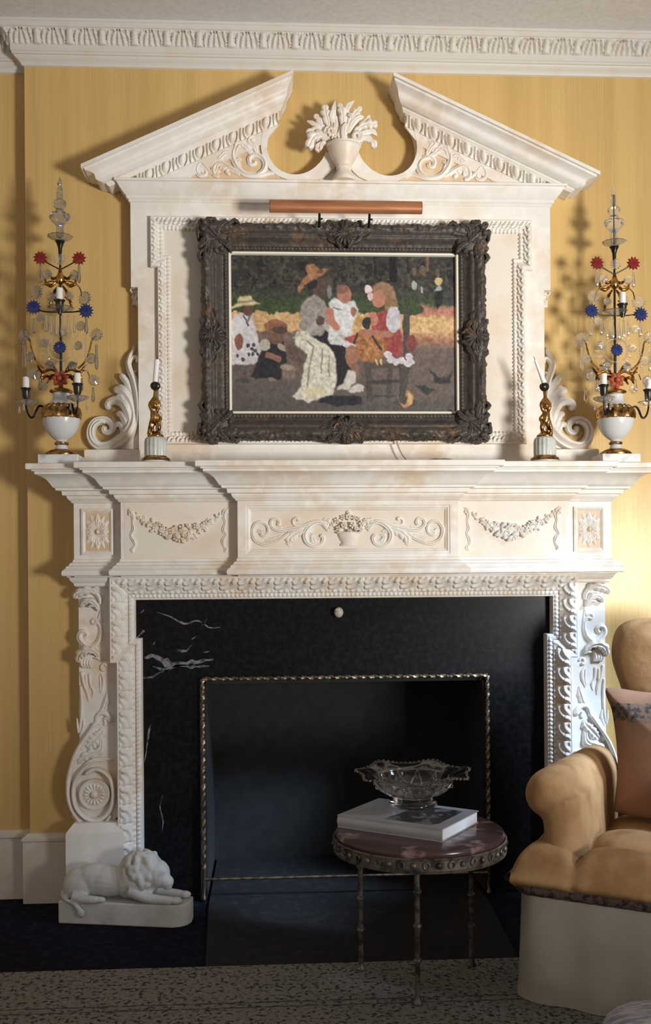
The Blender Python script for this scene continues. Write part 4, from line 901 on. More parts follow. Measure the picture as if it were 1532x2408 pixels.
# ------------------------------------------------------------------ picture light
PL = thing('picture_light', (0, -0.19, 2.27), 'copper-brown picture lamp with a long half-round shade above the painting', 'picture lamp')
mb = MB(); xa, xb = -0.250, 0.250; yc, zc, R = -0.195, 2.310, 0.0235
A = np.linspace(-0.35 * PI, 1.15 * PI, 25)
ring = [(R * math.cos(a), R * math.sin(a)) for a in A]; inner = [((R - .002) * math.cos(a), (R - .002) * math.sin(a)) for a in A[::-1]]
lp = ring + inner
mb.grid([[(x, yc - 0.0 - a, zc + b) for a, b in lp] for x in (xa, xb)], cv=True, capu=True)
for x in (xa, xb): mb.grid([[(x, yc - a, zc + b) for a, b in ring], [(x + .002 * (1 if x < 0 else -1), yc - a, zc + b) for a, b in ring]], cv=True, capu=True)
mb.build('lamp_shade', COPPER, PL, angle=30)
for px in (751, 868):
    x = W(px, 500, -0.17)[0]
    mb = MB(); mb.tube([(x, -0.162, 2.258), (x, -0.172, 2.262), (x, -0.184, 2.276), (x, -0.193, 2.292)], .0042, 8)
    mb.build('lamp_arm', BLACKM, PL)
    mb = MB(); mb.tube([(x + .004, -0.180, 2.278), (x + .011, -0.180, 2.279)], .0034, 8, smooth=False); mb.build('tilt_screw', BLACKM, PL)
OV.location.y = -0.0025; PT.location.y -= 0.0165
# ------------------------------------------------------------------ candelabra (girandoles) on the ends of the shelf
def star(mb, x, y, z, R, n=11, t=0.005, mi=0, tilt=0.0, inner=.68):
    pts = []
    for k in range(2 * n):
        a = PI * k / n + .13; r = R if k % 2 == 0 else R * inner
        pts.append((x + r * math.cos(a), z + r * math.sin(a)))
    c = math.cos(tilt); s = math.sin(tilt); o = len(mb.v); m = len(pts)
    V = []
    for a, b in pts: V.append((a, 0.0, b))
    for a, b in pts: V.append((x + (a - x) * .88, -t, z + (b - z) * .88))
    for a, b in pts: V.append((x + (a - x) * .30, -t * 1.3, z + (b - z) * .30))
    V.append((x, -t * .8, z)); V.append((x, t * .5, z))
    V = [(x + (p[0] - x) * c - p[1] * s, y + p[1] * c + (p[0] - x) * s, p[2]) for p in V]
    F = [(i, (i + 1) % m, m + (i + 1) % m, m + i) for i in range(m)] + [(m + i, m + (i + 1) % m, 2 * m + (i + 1) % m, 2 * m + i) for i in range(m)]
    F += [(2 * m + i, 2 * m + (i + 1) % m, 3 * m) for i in range(m)] + [((i + 1) % m, i, 3 * m + 1) for i in range(m)]
    mb.add(V, F, mi)
def prismdrop(mb, x, y, z, L, r=.0056):
    mb.lathe([(.0006, 0), (r * .7, -L * .06), (r * .55, -L * .22), (r, -L * .72), (r * .75, -L * .90), (.0006, -L)], (x, y, z), 6)
def candelabrum(X, Y, ang, cand, label):
    k = 1 / 715.0; Z0 = 1.4709
    R_ = thing('candelabrum', (X, Y, Z0), label, 'candelabrum', 'crystal candelabra on the mantel shelf')
    def zz(py): return Z0 + (1084 - py) * k
    mb = MB(); mb.box(X - .064, X + .064, Y - .058, Y + .058, Z0, zz(1062)); b = mb.build('plinth', PLINTHM, R_, smooth=False); bv = b.modifiers.new('edge', 'BEVEL'); bv.width = .002; bv.segments = 2
    C = (X, Y, 0)
    mb = MB(); mb.lathe([(0, zz(1062)), (.052, zz(1062)), (.053, zz(1058)), (.050, zz(1055)), (.046, zz(1053)), (.036, zz(1049)), (.022, zz(1046)), (0, zz(1046))], C, 40); mb.build('gilt_foot', GOLD, R_)
    mb = MB(); mb.lathe([(0, zz(1047)), (.022, zz(1047)), (.018, zz(1040)), (.017, zz(1034)), (.017, zz(1026)), (.024, zz(1023)), (.036, zz(1016)), (.047, zz(1006)), (.055, zz(994)), (.0595, zz(982)), (.0605, zz(974)), (.0605, zz(962)), (.056, zz(950)), (.043, zz(941)), (.030, zz(934)), (.0255, zz(926)), (.027, zz(919)), (.031, zz(914)), (0, zz(914))], C, 48)
    mb.build('urn', PORC, R_, angle=60)
    mb = MB(); mb.lathe([(.018, zz(1037)), (.0225, zz(1035)), (.0225, zz(1031)), (.018, zz(1029))], C, 32); mb.build('gilt_collar', GOLD, R_)
    mb = MB(); mb.lathe([(.0605, zz(976)), (.0635, zz(974)), (.0642, zz(964)), (.061, zz(954)), (.052, zz(946)), (.044, zz(942)), (.040, zz(942))], C, 64, flute=(16, .03, 0, 9)); mb.build('gilt_shoulder', GOLD, R_)
    mb = MB(); mb.lathe([(.028, zz(917)), (.036, zz(914)), (.0375, zz(911)), (.034, zz(908)), (.024, zz(905)), (.010, zz(903)), (.004, zz(895)), (0, zz(895))], C, 36); mb.build('gilt_lip', GOLD, R_)
    mb = MB(); mb.tube([(X, Y, zz(905)), (X, Y, zz(560))], [.0045, .0034], 10, smooth=False); mb.build('stem', DKMETAL, R_)
    yf = Y - .012
    # glass flower and gilt leaves above the urn
    mb = MB()
    for q in range(7):
        a = 2 * PI * q / 7 + .3; stroke(mb, [(X + math.cos(a) * .004, zz(884) + math.sin(a) * .004), (X + math.cos(a) * .016, zz(884) + math.sin(a) * .016), (X + math.cos(a) * .027, zz(884) + math.sin(a) * .030)], [.004, .010, .004], yf - .002, h=.9, n=12, seg=8)
    mb.ball((X, yf - .012, zz(884)), .009, 12); mb.build('red_glass_flower', ORANGEG, R_)
    mb = MB(); rr = random.Random(4)
    for s in (-1, 1):
        for p, w in (([(.008, 868), (.035, 860), (.060, 866), (.078, 850)], [.003, .006, .006, .002]), ([(.010, 872), (.030, 876), (.046, 892)], [.003, .008, .002]), ([(.012, 866), (.030, 850), (.052, 846)], [.003, .007, .002]), ([(.02, 880), (.05, 876), (.066, 890)], [.002, .006, .002]), ([(.045, 862), (.062, 874), (.060, 888)], [.002, .005, .002])):
            leaf(mb, [(X + s * a, zz(b)) for a, b in p], w, Y + .002, h=.8, lobes=4, n=18, m=7)
        mb.tube([(X + s * a, Y + c, zz(b)) for a, b, c in ((.055, 858, 0), (.080, 840, -.002), (.094, 812, -.002), (.100, 792, 0), (.115, 782, 0))], [.0035, .0035, .003, .0028, .002], 8)
        mb.tube([(X + s * a, Y + c, zz(b)) for a, b, c in ((.050, 868, 0), (.080, 862, .01), (.092, 880, .01))], .0022, 8)
        for p, w in (([(.004, 640), (.022, 648), (.040, 640)], [.003, .006, .002]), ([(.01, 652), (.028, 664), (.046, 660), (.050, 645)], [.003, .007, .006, .002]), ([(.006, 664), (.020, 680), (.022, 700)], [.003, .006, .002]), ([(.012, 690), (.03, 700), (.035, 718)], [.002, .006, .002])):
            leaf(mb, [(X + s * a, zz(b)) for a, b in p], w, Y + .003, h=.8, lobes=4, n=18, m=7)
        mb.tube([(X + s * a, Y, zz(b)) for a, b in ((.004, 660), (.030, 655), (.060, 668), (.070, 690))], .002, 8)
    mb.lathe([(.004, zz(664)), (.012, zz(658)), (.014, zz(648)), (.010, zz(640)), (.006, zz(632)), (.004, zz(625))], C, 20)
    mb.build('gilt_leaves', GOLD, R_)
    # star flowers on wires
    for s in (-1, 1):
        mb = MB(); mb.tube([(X, Y, zz(628)), (X + s * .030, Y - .002, zz(617)), (X + s * .062, Y - .004, zz(604))], .0022, 8); a_ = mb.build('star_arm', DKMETAL, R_)
        mb = MB(); star(mb, X + s * .062, Y - .008, zz(603), .0245, 11); mb.build('red_star', REDG, R_)
        mb = MB(); mb.tube([(X, Y, zz(727)), (X + s * .045, Y - .006, zz(727)), (X + s * .083, Y - .008, zz(722))], .0024, 8); mb.build('star_arm', DKMETAL, R_)
        mb = MB(); star(mb, X + s * .084, Y - .013, zz(722 + 4 * s), .0265, 14); mb.build('blue_star', BLUEG, R_)
    mb = MB(); star(mb, X, yf, zz(606), .020, 12); mb.build('clear_star', GLASS, R_)
    for dx, py, R in ((-.074, 682, .024), (.080, 696, .025), (-.040, 640, .018), (.046, 642, .018), (-.116, 784, .024), (.116, 780, .023), (-.088, 872, .021), (.106, 886, .021), (-.050, 800, .016), (.058, 806, .016), (-.062, 742, .017), (.066, 760, .018), (-.098, 832, .018), (.100, 836, .019), (-.026, 694, .015), (.030, 690, .015), (-.034, 850, .017), (.038, 852, .017), (-.058, 900, .017), (.060, 905, .016)):
        mb = MB(); star(mb, X + dx, Y - .006, zz(py), R, 14, t=.007, tilt=rr.uniform(-.5, .5), inner=.72); mb.build('clear_star', GLASS if X > 0 else DIMGLASS, R_)  # left candelabrum gets the darker crystal, its shade put into the tint
    # ring with blue star
    mb = MB(); A = np.linspace(0, 2 * PI, 41); mb.tube([(X + .039 * math.cos(a), yf + .004, zz(812) + .039 * math.sin(a)) for a in A], .0028, 8, smooth=False); mb.build('crystal_ring', GLASS, R_)
    mb = MB()
    for q in range(18):
        a = 2 * PI * q / 18; ca, sa = math.cos(a), math.sin(a)
        stroke(mb, [(X + ca * .044, zz(812) + sa * .044), (X + ca * .056, zz(812) + sa * .056), (X + ca * .070, zz(812) + sa * .070)], [.002, .005, .002], Y, h=.8, n=9, seg=6)
    mb.build('crystal_petals', GLASS, R_)
    mb = MB(); star(mb, X, yf - .006, zz(812), .0225, 14, inner=.80); mb.build('blue_star', BLUEG, R_)
    # pans
    def pan(name, x, y, z, r, m): 
        mb = MB(); mb.lathe([(.003, z - .009), (r * .45, z - .006), (r * .85, z + .001), (r, z + .006), (r * .98, z + .0085), (r * .80, z + .004), (r * .4, z - .002), (.003, z - .004)], (x, y, 0), 40, flute=(12, .05, z + .0005, 9)); mb.build(name, m, R_)
    pan('drip_pan', X, Y, zz(722), .042, DIMGLASS); pan('drip_pan', X, Y, zz(556), .040, DIMGLASS)
    mb = MB(); mb.lathe([(.003, zz(602)), (.0055, zz(592)), (.0065, zz(578)), (.011, zz(568)), (.016, zz(562)), (0, zz(562))], C, 24); mb.build('finial_socket', BLACKM, R_)
    mb = MB(); mb.lathe([(0, zz(556)), (.010, zz(552)), (.012, zz(540)), (.010, zz(532)), (.013, zz(524)), (.027, zz(514)), (.033, zz(506)), (.030, zz(499)), (.016, zz(493)), (.011, zz(488)), (.018, zz(482)), (.0215, zz(476)), (.018, zz(469)), (.009, zz(464)), (.010, zz(455)), (.009, zz(440)), (.005, zz(433)), (.008, zz(428)), (.005, zz(420)), (.0008, zz(412))], C, 28, flute=(8, .06, 0, 9)); mb.build('glass_finial', GLASS if X > 0 else DIMGLASS, R_)
    if X > 0:
        mb = MB(); mb.tube([(X, Y, zz(556)), (X, Y, zz(438))], .0028, 8, smooth=False); mb.build('finial_rod', DKMETAL, R_)
    # hanging prisms
    for dx, py, L in ((-.047, 735, .055), (-.030, 735, .066), (-.012, 736, .070), (.008, 736, .072), (.026, 735, .066), (.044, 735, .058)):
        mb = MB(); prismdrop(mb, X + dx, Y - .018 * math.cos(dx * 30), zz(py), L); mb.build('prism_drop', GLASS, R_)
    for s in (-1, 1):
        for dx, py, L in ((.062, 618, .060), (.084, 742, .052), (.116, 802, .085), (.080, 716, .012), (.104, 902, .050), (.066, 880, .042)):
            mb = MB(); prismdrop(mb, X + s * dx, Y - .008, zz(py), L, .0066); mb.build('prism_drop', GLASS if X > 0 else DIMGLASS, R_)
    mb = MB(); sx = 1
    for q in range(13): mb.ball((X + sx * (.080 + .0004 * q), Y - .014, zz(778 + 7.2 * q)), .0042, 8)
    mb.build('bead_string', GLASS, R_)
    # candle arms
    def candle(x, y, zb, h, name='candle_sleeve', cup=True):
        mb = MB(); mb.lathe([(0, 0), (.0105, 0), (.0105, h - .002), (.009, h), (0, h)], (x, y, zb), 24); mb.build(name, WAX, R_)
        mb = MB(); mb.lathe([(0, -.045), (.006, -.044), (.0075, -.036), (.012, -.028), (.013, -.012), (.014, -.006), (.0175, -.002), (.018, .001), (.0105, .0015), (0, .0015)], (x, y, zb), 28); mb.build('candle_socket', DKMETAL, R_)
    for a, hh in zip(ang, (.037, .034)):
        ca, sa = math.cos(math.radians(a)), math.sin(math.radians(a)); D = .112
        mb = MB(); prof = ((.055, 976), (.052, 962), (.058, 948), (.070, 946), (.080, 956), (.088, 970), (.098, 972), (.107, 962), (.112, 946), (.112, 930))
        mb.tube([(X + ca * r, Y + sa * r, zz(p)) for r, p in prof], [.003, .0036, .0036, .0036, .0036, .0036, .0034, .0032, .003, .003], 10); mb.build('candle_arm', BLACKM, R_)
        x, y = X + ca * D, Y + sa * D
        pan('drip_pan', x, y, zz(940), .034, GLASS); candle(x, y, zz(905), hh)
        for q in range(3):
            mb = MB(); aa = 2 * PI * q / 3 + .5; prismdrop(mb, x + .030 * math.cos(aa), y + .030 * math.sin(aa), zz(944), .026, .004); mb.build('prism_drop', GLASS, R_)
    candle(X + cand, Y - .014, zz(702), .040)
    return R_
candelabrum(-0.932, -0.165, (182, -52), 0.0, 'dim crystal candelabrum on white urn, at the shadowed shelf end by the wall corner')
candelabrum(0.905, -0.165, (-128, -2), 0.022, 'sunlit crystal candelabrum with red and blue glass stars, above the armchair')

# ------------------------------------------------------------------ candlesticks held by gilt cherubs
def organic(name, mb, mats, parent, voxel, smooth=6):
    o = mb.build(name, mats, parent, angle=180)
    r = o.modifiers.new('remesh', 'REMESH'); r.mode = 'VOXEL'; r.voxel_size = voxel; r.use_smooth_shade = True
    s = o.modifiers.new('smooth', 'SMOOTH'); s.factor = .5; s.iterations = smooth
    return o
def candlestick(X, Y, flip, tip, base_r, label, clabel, top_r):
    Z0 = 1.4709
    R_ = thing('candlestick', (X, Y, Z0), label, 'candlestick', 'gilt cherub candlesticks')
    mb = MB(); mb.lathe([(0, 0), (.049, 0), (.049, .007), (.045, .009), (0, .009)], (X, Y, Z0), 40); mb.build('base_plate', PLINTHM, R_)
    mb = MB(); mb.lathe([(0, .009), (.045, .009), (.047, .012), (.045, .017), (.039, .020), (.036, .024), (0, .024)], (X, Y, Z0), 40); mb.build('gilt_foot', GOLD, R_)
    mb = MB(); mb.lathe([(0, .022), (.0345, .022), (.0355, .030), (.0355, .070), (.034, .078), (.030, .084), (.022, .087), (0, .087)], (X, Y, Z0), 96, flute=(16, .035, .026, .079)); mb.build('fluted_drum', DRUM, R_, angle=60)
    f = flip; z = Z0 + .085; mb = MB()
    P = lambda a, b, c: (X + f * a, Y + b, z + c)
    mb.lathe([(0, 0), (.026, 0), (.027, .006), (.020, .011), (.013, .018), (0, .02)], (X, Y, z), 24)
    mb.tube([P(.006, -.004, .012), P(.012, -.012, .030), P(.004, -.006, .052)], [.0055, .0075, .0105], 10)      # legs
    mb.tube([P(-.008, .004, .012), P(-.012, -.004, .034), P(-.004, 0, .054)], [.0055, .0075, .0105], 10)
    mb.ball(P(.008, -.010, .012), (.008, .011, .005), 10); mb.ball(P(-.009, -.004, .012), (.008, .011, .005), 10)
    mb.tube([P(0, -.002, .048), P(-.003, -.004, .066), P(-.004, -.003, .084)], [.0135, .0135, .012], 12)           # trunk
    mb.ball(P(-.002, -.009, .060), (.010, .008, .011), 12)
    mb.ball(P(-.003, -.006, .105), (.0125, .013, .014), 14); mb.ball(P(-.002, -.018, .102), (.003, .003, .003), 8); mb.ball(P(-.007, -.016, .099), (.004, .003, .004), 8); mb.ball(P(.003, -.016, .099), (.004, .003, .004), 8)
    for q in range(9): a = 2 * PI * q / 9; mb.ball(P(-.003 + .010 * math.cos(a), -.002 + .010 * math.sin(a), .114), .0045, 8)
    mb.tube([P(-.012, -.003, .086), P(-.018, -.003, .106), P(-.006, -.003, .126)], [.006, .0055, .005], 8)          # raised arms
    mb.tube([P(.006, -.003, .086), P(.013, -.006, .108), P(.001, -.003, .128)], [.006, .0055, .005], 8)
    mb.tube([P(.008, -.006, .074), P(.018, -.012, .060), P(.016, -.016, .048)], [.004, .005, .004], 8)              # drapery
    mb.tube([P(-.012, -.006, .062), P(-.016, -.008, .040), P(-.022, -.004, .018), P(-.026, 0, .010)], [.005, .006, .005, .003], 8)
    mb.tube([P(-.003, -.003, .120), P(-.001, -.002, .140), P(0, 0, .156)], [.0065, .0055, .006], 10)
    organic('gilt_cherub', mb, GOLD, R_, .0021, 4)
    mb = MB(); zc = z + .166
    cprof = [(0, -.014), (.006, -.014), (.012, -.009), (.0155, -.001), (.014, .007), (.010, .011), (.0085, .012)]
    mb.lathe(cprof, (X, Y, zc), 40, flute=(10, .07, -9, 9)); mb.build('candle_cup', DKMETAL, R_)
    # the taper stands in the cup, a thing of its own
    T0 = Vector((X, Y, zc + .0128)); T1 = Vector((X + tip[0], Y, T0.z + tip[1]))
    C_ = thing('taper_candle', T0, clabel, 'candle', 'candles in the cherub candlesticks')
    mb = MB(); mb.tube([T0, T0 * .55 + T1 * .45, T1], [base_r, (base_r + top_r) / 2, top_r], 16, smooth=False); mb.build('wax_body', WAX, C_)
    mb = MB(); d = (T1 - T0).normalized(); mb.tube([T1 - d * .002, T1 + d * .006, T1 + d * .013], [.0012, .001, .0008], 6); mb.build('wick', WICK, C_)
candlestick(-0.622, -0.215, 1, (.006, .072), .0082, 'gilt cherub candlestick on fluted drum, holding the upright stub of candle', 'short upright white candle stub in the cherub candlestick near the shadowed candelabrum', .0082)
candlestick(0.650, -0.215, -1, (-.030, .075), .0085, 'gilt cherub candlestick whose candle leans over, near the sunlit candelabrum', 'leaning white taper candle with black wick, on the bright side of the shelf', .0042)

mb = MB(); mb.tube([(.175, -.088, 1.560), (.190, -.090, 1.520), (.215, -.096, 1.487), (.240, -.10, 1.4738), (.262, -.10, 1.4740), (.300, -.094, 1.491), (.335, -.090, 1.499), (.368, -.092, 1.493), (.392, -.10, 1.4740), (.42, -.105, 1.4738)], .0025, 8, n=90)
tag(mb.build('electric_cord', CORDM), 'thin beige electric cord looping on the shelf beneath the painting', 'cord')

# ------------------------------------------------------------------ hearth, screen frame, rug
mb = MB(); mb.plan([(-.470, .440), (-.470, -.120), (-.448, -.632), (.448, -.632), (.470, -.120), (.470, .440)], 0.001, 0.007); o = mb.build('hearth_slab', HEARTHM, smooth=False); tag(o, 'flat black marble hearth slab on the floor before the firebox', 'hearth')
def rope(mb, a, b, r, twist=9.0):
    a = np.array(a, float); b = np.array(b, float); L = np.linalg.norm(b - a); n = int(L / .003) + 2; A = np.linspace(0, 2 * PI, 12, endpoint=False)
    d = (b - a) / L; u = np.array([0, 1.0, 0]); w = np.cross(d, u); P = np.zeros((n, 12, 3))
    for i in range(n):
        t = i / (n - 1); s = t * L
        rr = r * (1 + .24 * np.cos(2 * A - s * 2 * PI / .030) + .10 * np.cos(5 * A + s * 330))
        P[i] = a + d * s + rr[:, None] * (np.cos(A)[:, None] * u + np.sin(A)[:, None] * w)
    mb.grid(P, cv=True, capu=True)
YSC = -.045
SCR = thing('fireplace_screen_frame', (0, YSC, 0.007), 'twisted aged brass rectangular screen frame standing at the black firebox opening', 'fire screen')
xl, zt = W(474, 1597, YSC); xr, zt2 = W(1144, 1591, YSC); zb_ = W(640, 2064, YSC)[1]
xl, xr = -(xr - xl) / 2, (xr - xl) / 2
for x in (xl, xr):
    mb = MB(); rope(mb, (x, YSC, 0.11), (x, YSC, zt), .0068); p_ = mb.build('side_post', BRASS, SCR)
    mb = MB(); mb.lathe([(0, 0), (.008, 0), (.008, .006), (.005, .012), (.0062, .03), (.0062, .10), (.009, .104), (.009, .108), (.004, .11)], (x, YSC, .0072), 16); mb.build('post_foot', BRASS, SCR)
mb = MB(); rope(mb, (xl, YSC, zt), (xr, YSC, zt), .0066); mb.build('top_rail', BRASS, SCR)
mb = MB(); mb.tube([(xl, YSC, zb_), (xr, YSC, zb_)], .0052, 12, smooth=False); mb.build('bottom_rail', BRASS, SCR)

mb = MB(); ys = [-.640, -.652, -.885, -.892, -.915, -.921, -1.15, -1.165, -2.4]; ms = [0, 0, 1, 0, 1, 0, 1, 0]
zr = .011
for (a, b), m in zip(zip(ys[:-1], ys[1:]), ms):
    mb.add([(-1.9, a, zr), (1.35, a, zr), (1.35, b, zr), (-1.9, b, zr)], [(0, 1, 2, 3)], m)
mb.add([(-1.9, ys[0], .001), (1.35, ys[0], .001), (1.35, ys[0], zr), (-1.9, ys[0], zr)], [(0, 1, 2, 3)], 0)
RUGD = M('rug_border_lines', (0.05, 0.048, 0.046), .95, var=((0.16, 0.15, 0.13), 60, .5, .6, 5))
rg = mb.build('patterned_rug', [RUG, RUGD], smooth=False); tag(rg, 'grey patterned rug with dark mottled figure, lying in front of the hearth', 'rug')

# ------------------------------------------------------------------ recumbent lion
LO = Vector((-.942, -.226, .001)); ea = math.radians(-11.0); EX = Vector((math.cos(ea), math.sin(ea), 0)); EY = Vector((-math.sin(ea), math.cos(ea), 0))
LI = thing('lion_statue', LO, 'pale carved stone lion lying on a block, on the dark carpet beside the hearth', 'statue')
def lp(a, b, z): v = LO + EX * a + EY * b; return (v.x, v.y, LO.z + z)
mb = MB(); DP = .100
pl = [(0, 0), (.375, 0), (.400, .010), (.418, .030), (.424, .055), (.418, DP), (0, DP)]
n = len(pl); mb.add([lp(a, b, 0) for a, b in pl] + [lp(a, b, .072) for a, b in pl], [tuple(range(n)), tuple(range(2 * n - 1, n - 1, -1))] + [(i, i + n, (i + 1) % n + n, (i + 1) % n) for i in range(n)])
b_ = mb.build('base_block', STONE, LI, angle=30); bv = b_.modifiers.new('edge', 'BEVEL'); bv.width = .005; bv.segments = 3
def rot_ball(mb, c, r, seg=16):
    k = len(mb.v); mb.ball((0, 0, 0), r, seg)
    for i in range(k, len(mb.v)):
        x, y, z = mb.v[i]; mb.v[i] = lp(c[0] + x, c[1] + y, c[2] + z)
mb = MB(); rr = random.Random(11)
rot_ball(mb, (.062, .050, .118), (.062, .046, .052)); rot_ball(mb, (.055, .022, .110), (.048, .024, .042)); rot_ball(mb, (.145, .050, .128), (.095, .044, .050)); rot_ball(mb, (.105, .05, .130), (.07, .043, .053))
rot_ball(mb, (.225, .050, .135), (.060, .047, .062)); rot_ball(mb, (.278, .046, .160), (.060, .048, .062)); rot_ball(mb, (.318, .040, .158), (.040, .038, .046)); rot_ball(mb, (.348, .034, .136), (.024, .024, .022)); rot_ball(mb, (.362, .032, .142), (.009, .011, .007), 10)
rot_ball(mb, (.338, .010, .166), (.006, .006, .005), 8); rot_ball(mb, (.340, .016, .174), (.012, .012, .006), 8); rot_ball(mb, (.342, .052, .174), (.012, .012, .006), 8); rot_ball(mb, (.352, .033, .119), (.016, .016, .008), 10)
for b in (.010, .088): rot_ball(mb, (.292, b, .205), (.012, .006, .014), 10)
tb = lambda pts, r: mb.tube([lp(*p) for p in pts], r, 10)
tb([(.235, .016, .112), (.290, .010, .090), (.370, .010, .083)], [.024, .017, .014]); rot_ball(mb, (.385, .012, .084), (.022, .016, .012), 12)
tb([(.235, .082, .112), (.300, .084, .090), (.385, .078, .083)], [.024, .017, .014]); rot_ball(mb, (.398, .076, .084), (.020, .016, .012), 12)
tb([(.050, .004, .088), (.090, -.002, .082), (.130, .002, .080)], [.020, .015, .012]); rot_ball(mb, (.140, .004, .080), (.018, .013, .010), 12)
tb([(.008, .055, .10), (.004, .030, .084), (.030, -.004, .078), (.055, -.008, .070), (.075, -.010, .052)], [.010, .008, .007, .007, .009]); rot_ball(mb, (.080, -.010, .040), (.014, .009, .016), 10)
for i in range(150):
    a = rr.uniform(0, 2 * PI); e = rr.uniform(-.9, 1.3); R = (.066, .050, .066)
    x = .262 + R[0] * math.cos(a) * math.cos(e); y = .047 + R[1] * math.sin(a) * math.cos(e); z = .158 + R[2] * math.sin(e)
    if x > .315 or z < .085 or y > DP or y < -.004: continue
    rot_ball(mb, (x, y, z), (.011, .009, .013), 8)
organic('lion', mb, STONE, LI, .0036, 3)

# ------------------------------------------------------------------ small round table with book and bowl
TX, TY, TR, TZ = .143, -.772, .232, .420
TB = thing('round_side_table', (TX, TY, .012), 'low round table with mottled red marble top, bronze rim and slender metal legs', 'table')
mb = MB(); mb.lathe([(0, TZ - .024), (TR - .012, TZ - .024), (TR - .004, TZ - .018), (TR - .002, TZ - .008), (TR - .006, TZ - .001), (TR - .012, TZ), (0, TZ)], (TX, TY, 0), 96); mb.build('marble_top', REDMARB, TB, angle=50)
mb = MB(); mb.lathe([(TR - .03, TZ - .026), (TR - .004, TZ - .024), (TR + .003, TZ - .022), (TR + .004, TZ - .018), (TR - .001, TZ - .016), (TR - .001, TZ - .048), (TR + .003, TZ - .050), (TR + .002, TZ - .054), (TR - .006, TZ - .056), (TR - .03, TZ - .054), (TR - .03, TZ - .026)], (TX, TY, 0), 96); rim = mb.build('bronze_rim', TABLEM, TB)
mb = MB()
for q in range(46):
    a = 2 * PI * q / 46; x, y = TX + (TR + .0005) * math.cos(a), TY + (TR + .0005) * math.sin(a)
    if q % 2: mb.ball((x, y, TZ - .034), (.0075, .0075, .0085), 10)
    else:
        B = [(TX + (TR + .0015) * math.cos(a + .032 * math.cos(t)), TY + (TR + .0015) * math.sin(a + .032 * math.cos(t)), TZ - .034 + .0085 * math.sin(t)) for t in np.linspace(0, 2 * PI, 15)]
        mb.tube(B, .0018, 6, smooth=False)
mb.build('rim_ornament', TABLEM, rim)
for lx, ly in ((-.012, -.696), (.113, -.930), (.300, -.690)):
    mb = MB()
    pr = [(.0, .0), (.013, .0), (.014, .004), (.009, .012), (.0072, .022)]
    for k in range(4):
        zb = .03 + k * .088; pr += [(.0070, zb), (.0070, zb + .074), (.0105, zb + .079), (.0112, zb + .082), (.0105, zb + .085)]
    pr += [(.0075, .375 - .012)]; pr = [p for p in pr if p[1] <= .363]
    mb.lathe(pr, (lx, ly, .0115), 16); mb.build('leg', TABLEM, TB)
mb = MB(); A = np.linspace(0, 2 * PI, 61); mb.tube([(TX + .168 * math.cos(a), TY + .168 * math.sin(a), TZ - .052) for a in A], .008, 8, smooth=False); mb.build('leg_ring', TABLEM, TB)

zb0 = TZ + .0005; th = .034; zt_ = zb0 + th
A_ = np.array(ZP(794, 1916, zt_)); B_ = np.array(ZP(1040, 1950, zt_)); C_ = np.array(ZP(1126, 1906, zt_)); D_ = A_ + C_ - B_
BK = thing('hardback_book', (float((A_ + C_)[0] / 2), float((A_ + C_)[1] / 2), zb0), 'large grey hardback book lying on the round table under the glass bowl', 'book')
def bq(s, t, z): p = A_ + (B_ - A_) * s + (D_ - A_) * t; return (p[0], p[1], z)
def slab(mb, s0, s1, t0, t1, z0, z1): mb.add([bq(s0, t0, z0), bq(s1, t0, z0), bq(s1, t1, z0), bq(s0, t1, z0), bq(s0, t0, z1), bq(s1, t0, z1), bq(s1, t1, z1), bq(s0, t1, z1)], [(0, 3, 2, 1), (4, 5, 6, 7), (0, 1, 5, 4), (1, 2, 6, 5), (2, 3, 7, 6), (3, 0, 4, 7)])
mb = MB(); slab(mb, 0, 1, 0, 1, zt_ - .003, zt_); cov = mb.build('front_cover', BOOKC, BK, smooth=False)
mb = MB(); slab(mb, 0, 1, 0, 1, zb0, zb0 + .003); mb.build('back_cover', BOOKC, BK, smooth=False)
mb = MB(); mb.grid([[bq(s, .012 - .022 * math.sin(PI * q), zb0 + .003 + (th - .006) * q) for q in np.linspace(0, 1, 9)] + [bq(s, .02, zt_ - .003), bq(s, .02, zb0 + .003)] for s in (0, 1)], cv=True, capu=True); mb.build('spine', BOOKC, BK)
mb = MB(); slab(mb, .010, .990, .021, .985, zb0 + .003, zt_ - .003); mb.build('page_block', BOOKP, BK, smooth=False)
mb = MB(); mb.add([bq(a, b, zt_ + .0004) for a, b in ((.42, .10), (.86, .10), (.90, .20), (.90, .88), (.48, .88))], [(0, 1, 2, 3, 4)]); mb.build('cover_print', BOOKI, cov, smooth=False)

bx, by = ZP(972, 1893, zt_ + .001); bz = zt_ + .0008
BW = thing('crystal_bowl', (bx, by, bz), 'scalloped cut crystal bowl with beaded rim standing on the grey book', 'bowl')
nu, nv = 120, 26; A = np.linspace(0, 2 * PI, nu, endpoint=False)
prof = dens([(.062, 0), (.070, .004), (.068, .012), (.056, .020), (.052, .026), (.066, .032), (.090, .046), (.104, .062), (.112, .078), (.130, .086), (.157, .094)], nv)
P = []
for i, (r, z) in enumerate(prof):
    t = i / (nv - 1); sc = max(0, (t - .45) / .55)
    R = r * (1 + .035 * sc * np.cos(12 * A)) * (1 + (.012 * np.cos(48 * A) if .2 < t < .85 else 0)); Z = bz + z + .006 * sc * np.cos(6 * A) * sc
    P.append(np.stack([bx + R * np.cos(A), by + R * np.sin(A), Z], 1))
Pin = []
for i, (r, z) in list(enumerate(prof))[::-1]:
    if i < 6: continue
    t = i / (nv - 1); sc = max(0, (t - .45) / .55); R = (r - .004) * (1 + .035 * sc * np.cos(12 * A)); Z = bz + z + .003 + .006 * sc * np.cos(6 * A) * sc
    Pin.append(np.stack([bx + R * np.cos(A), by + R * np.sin(A), Z], 1))
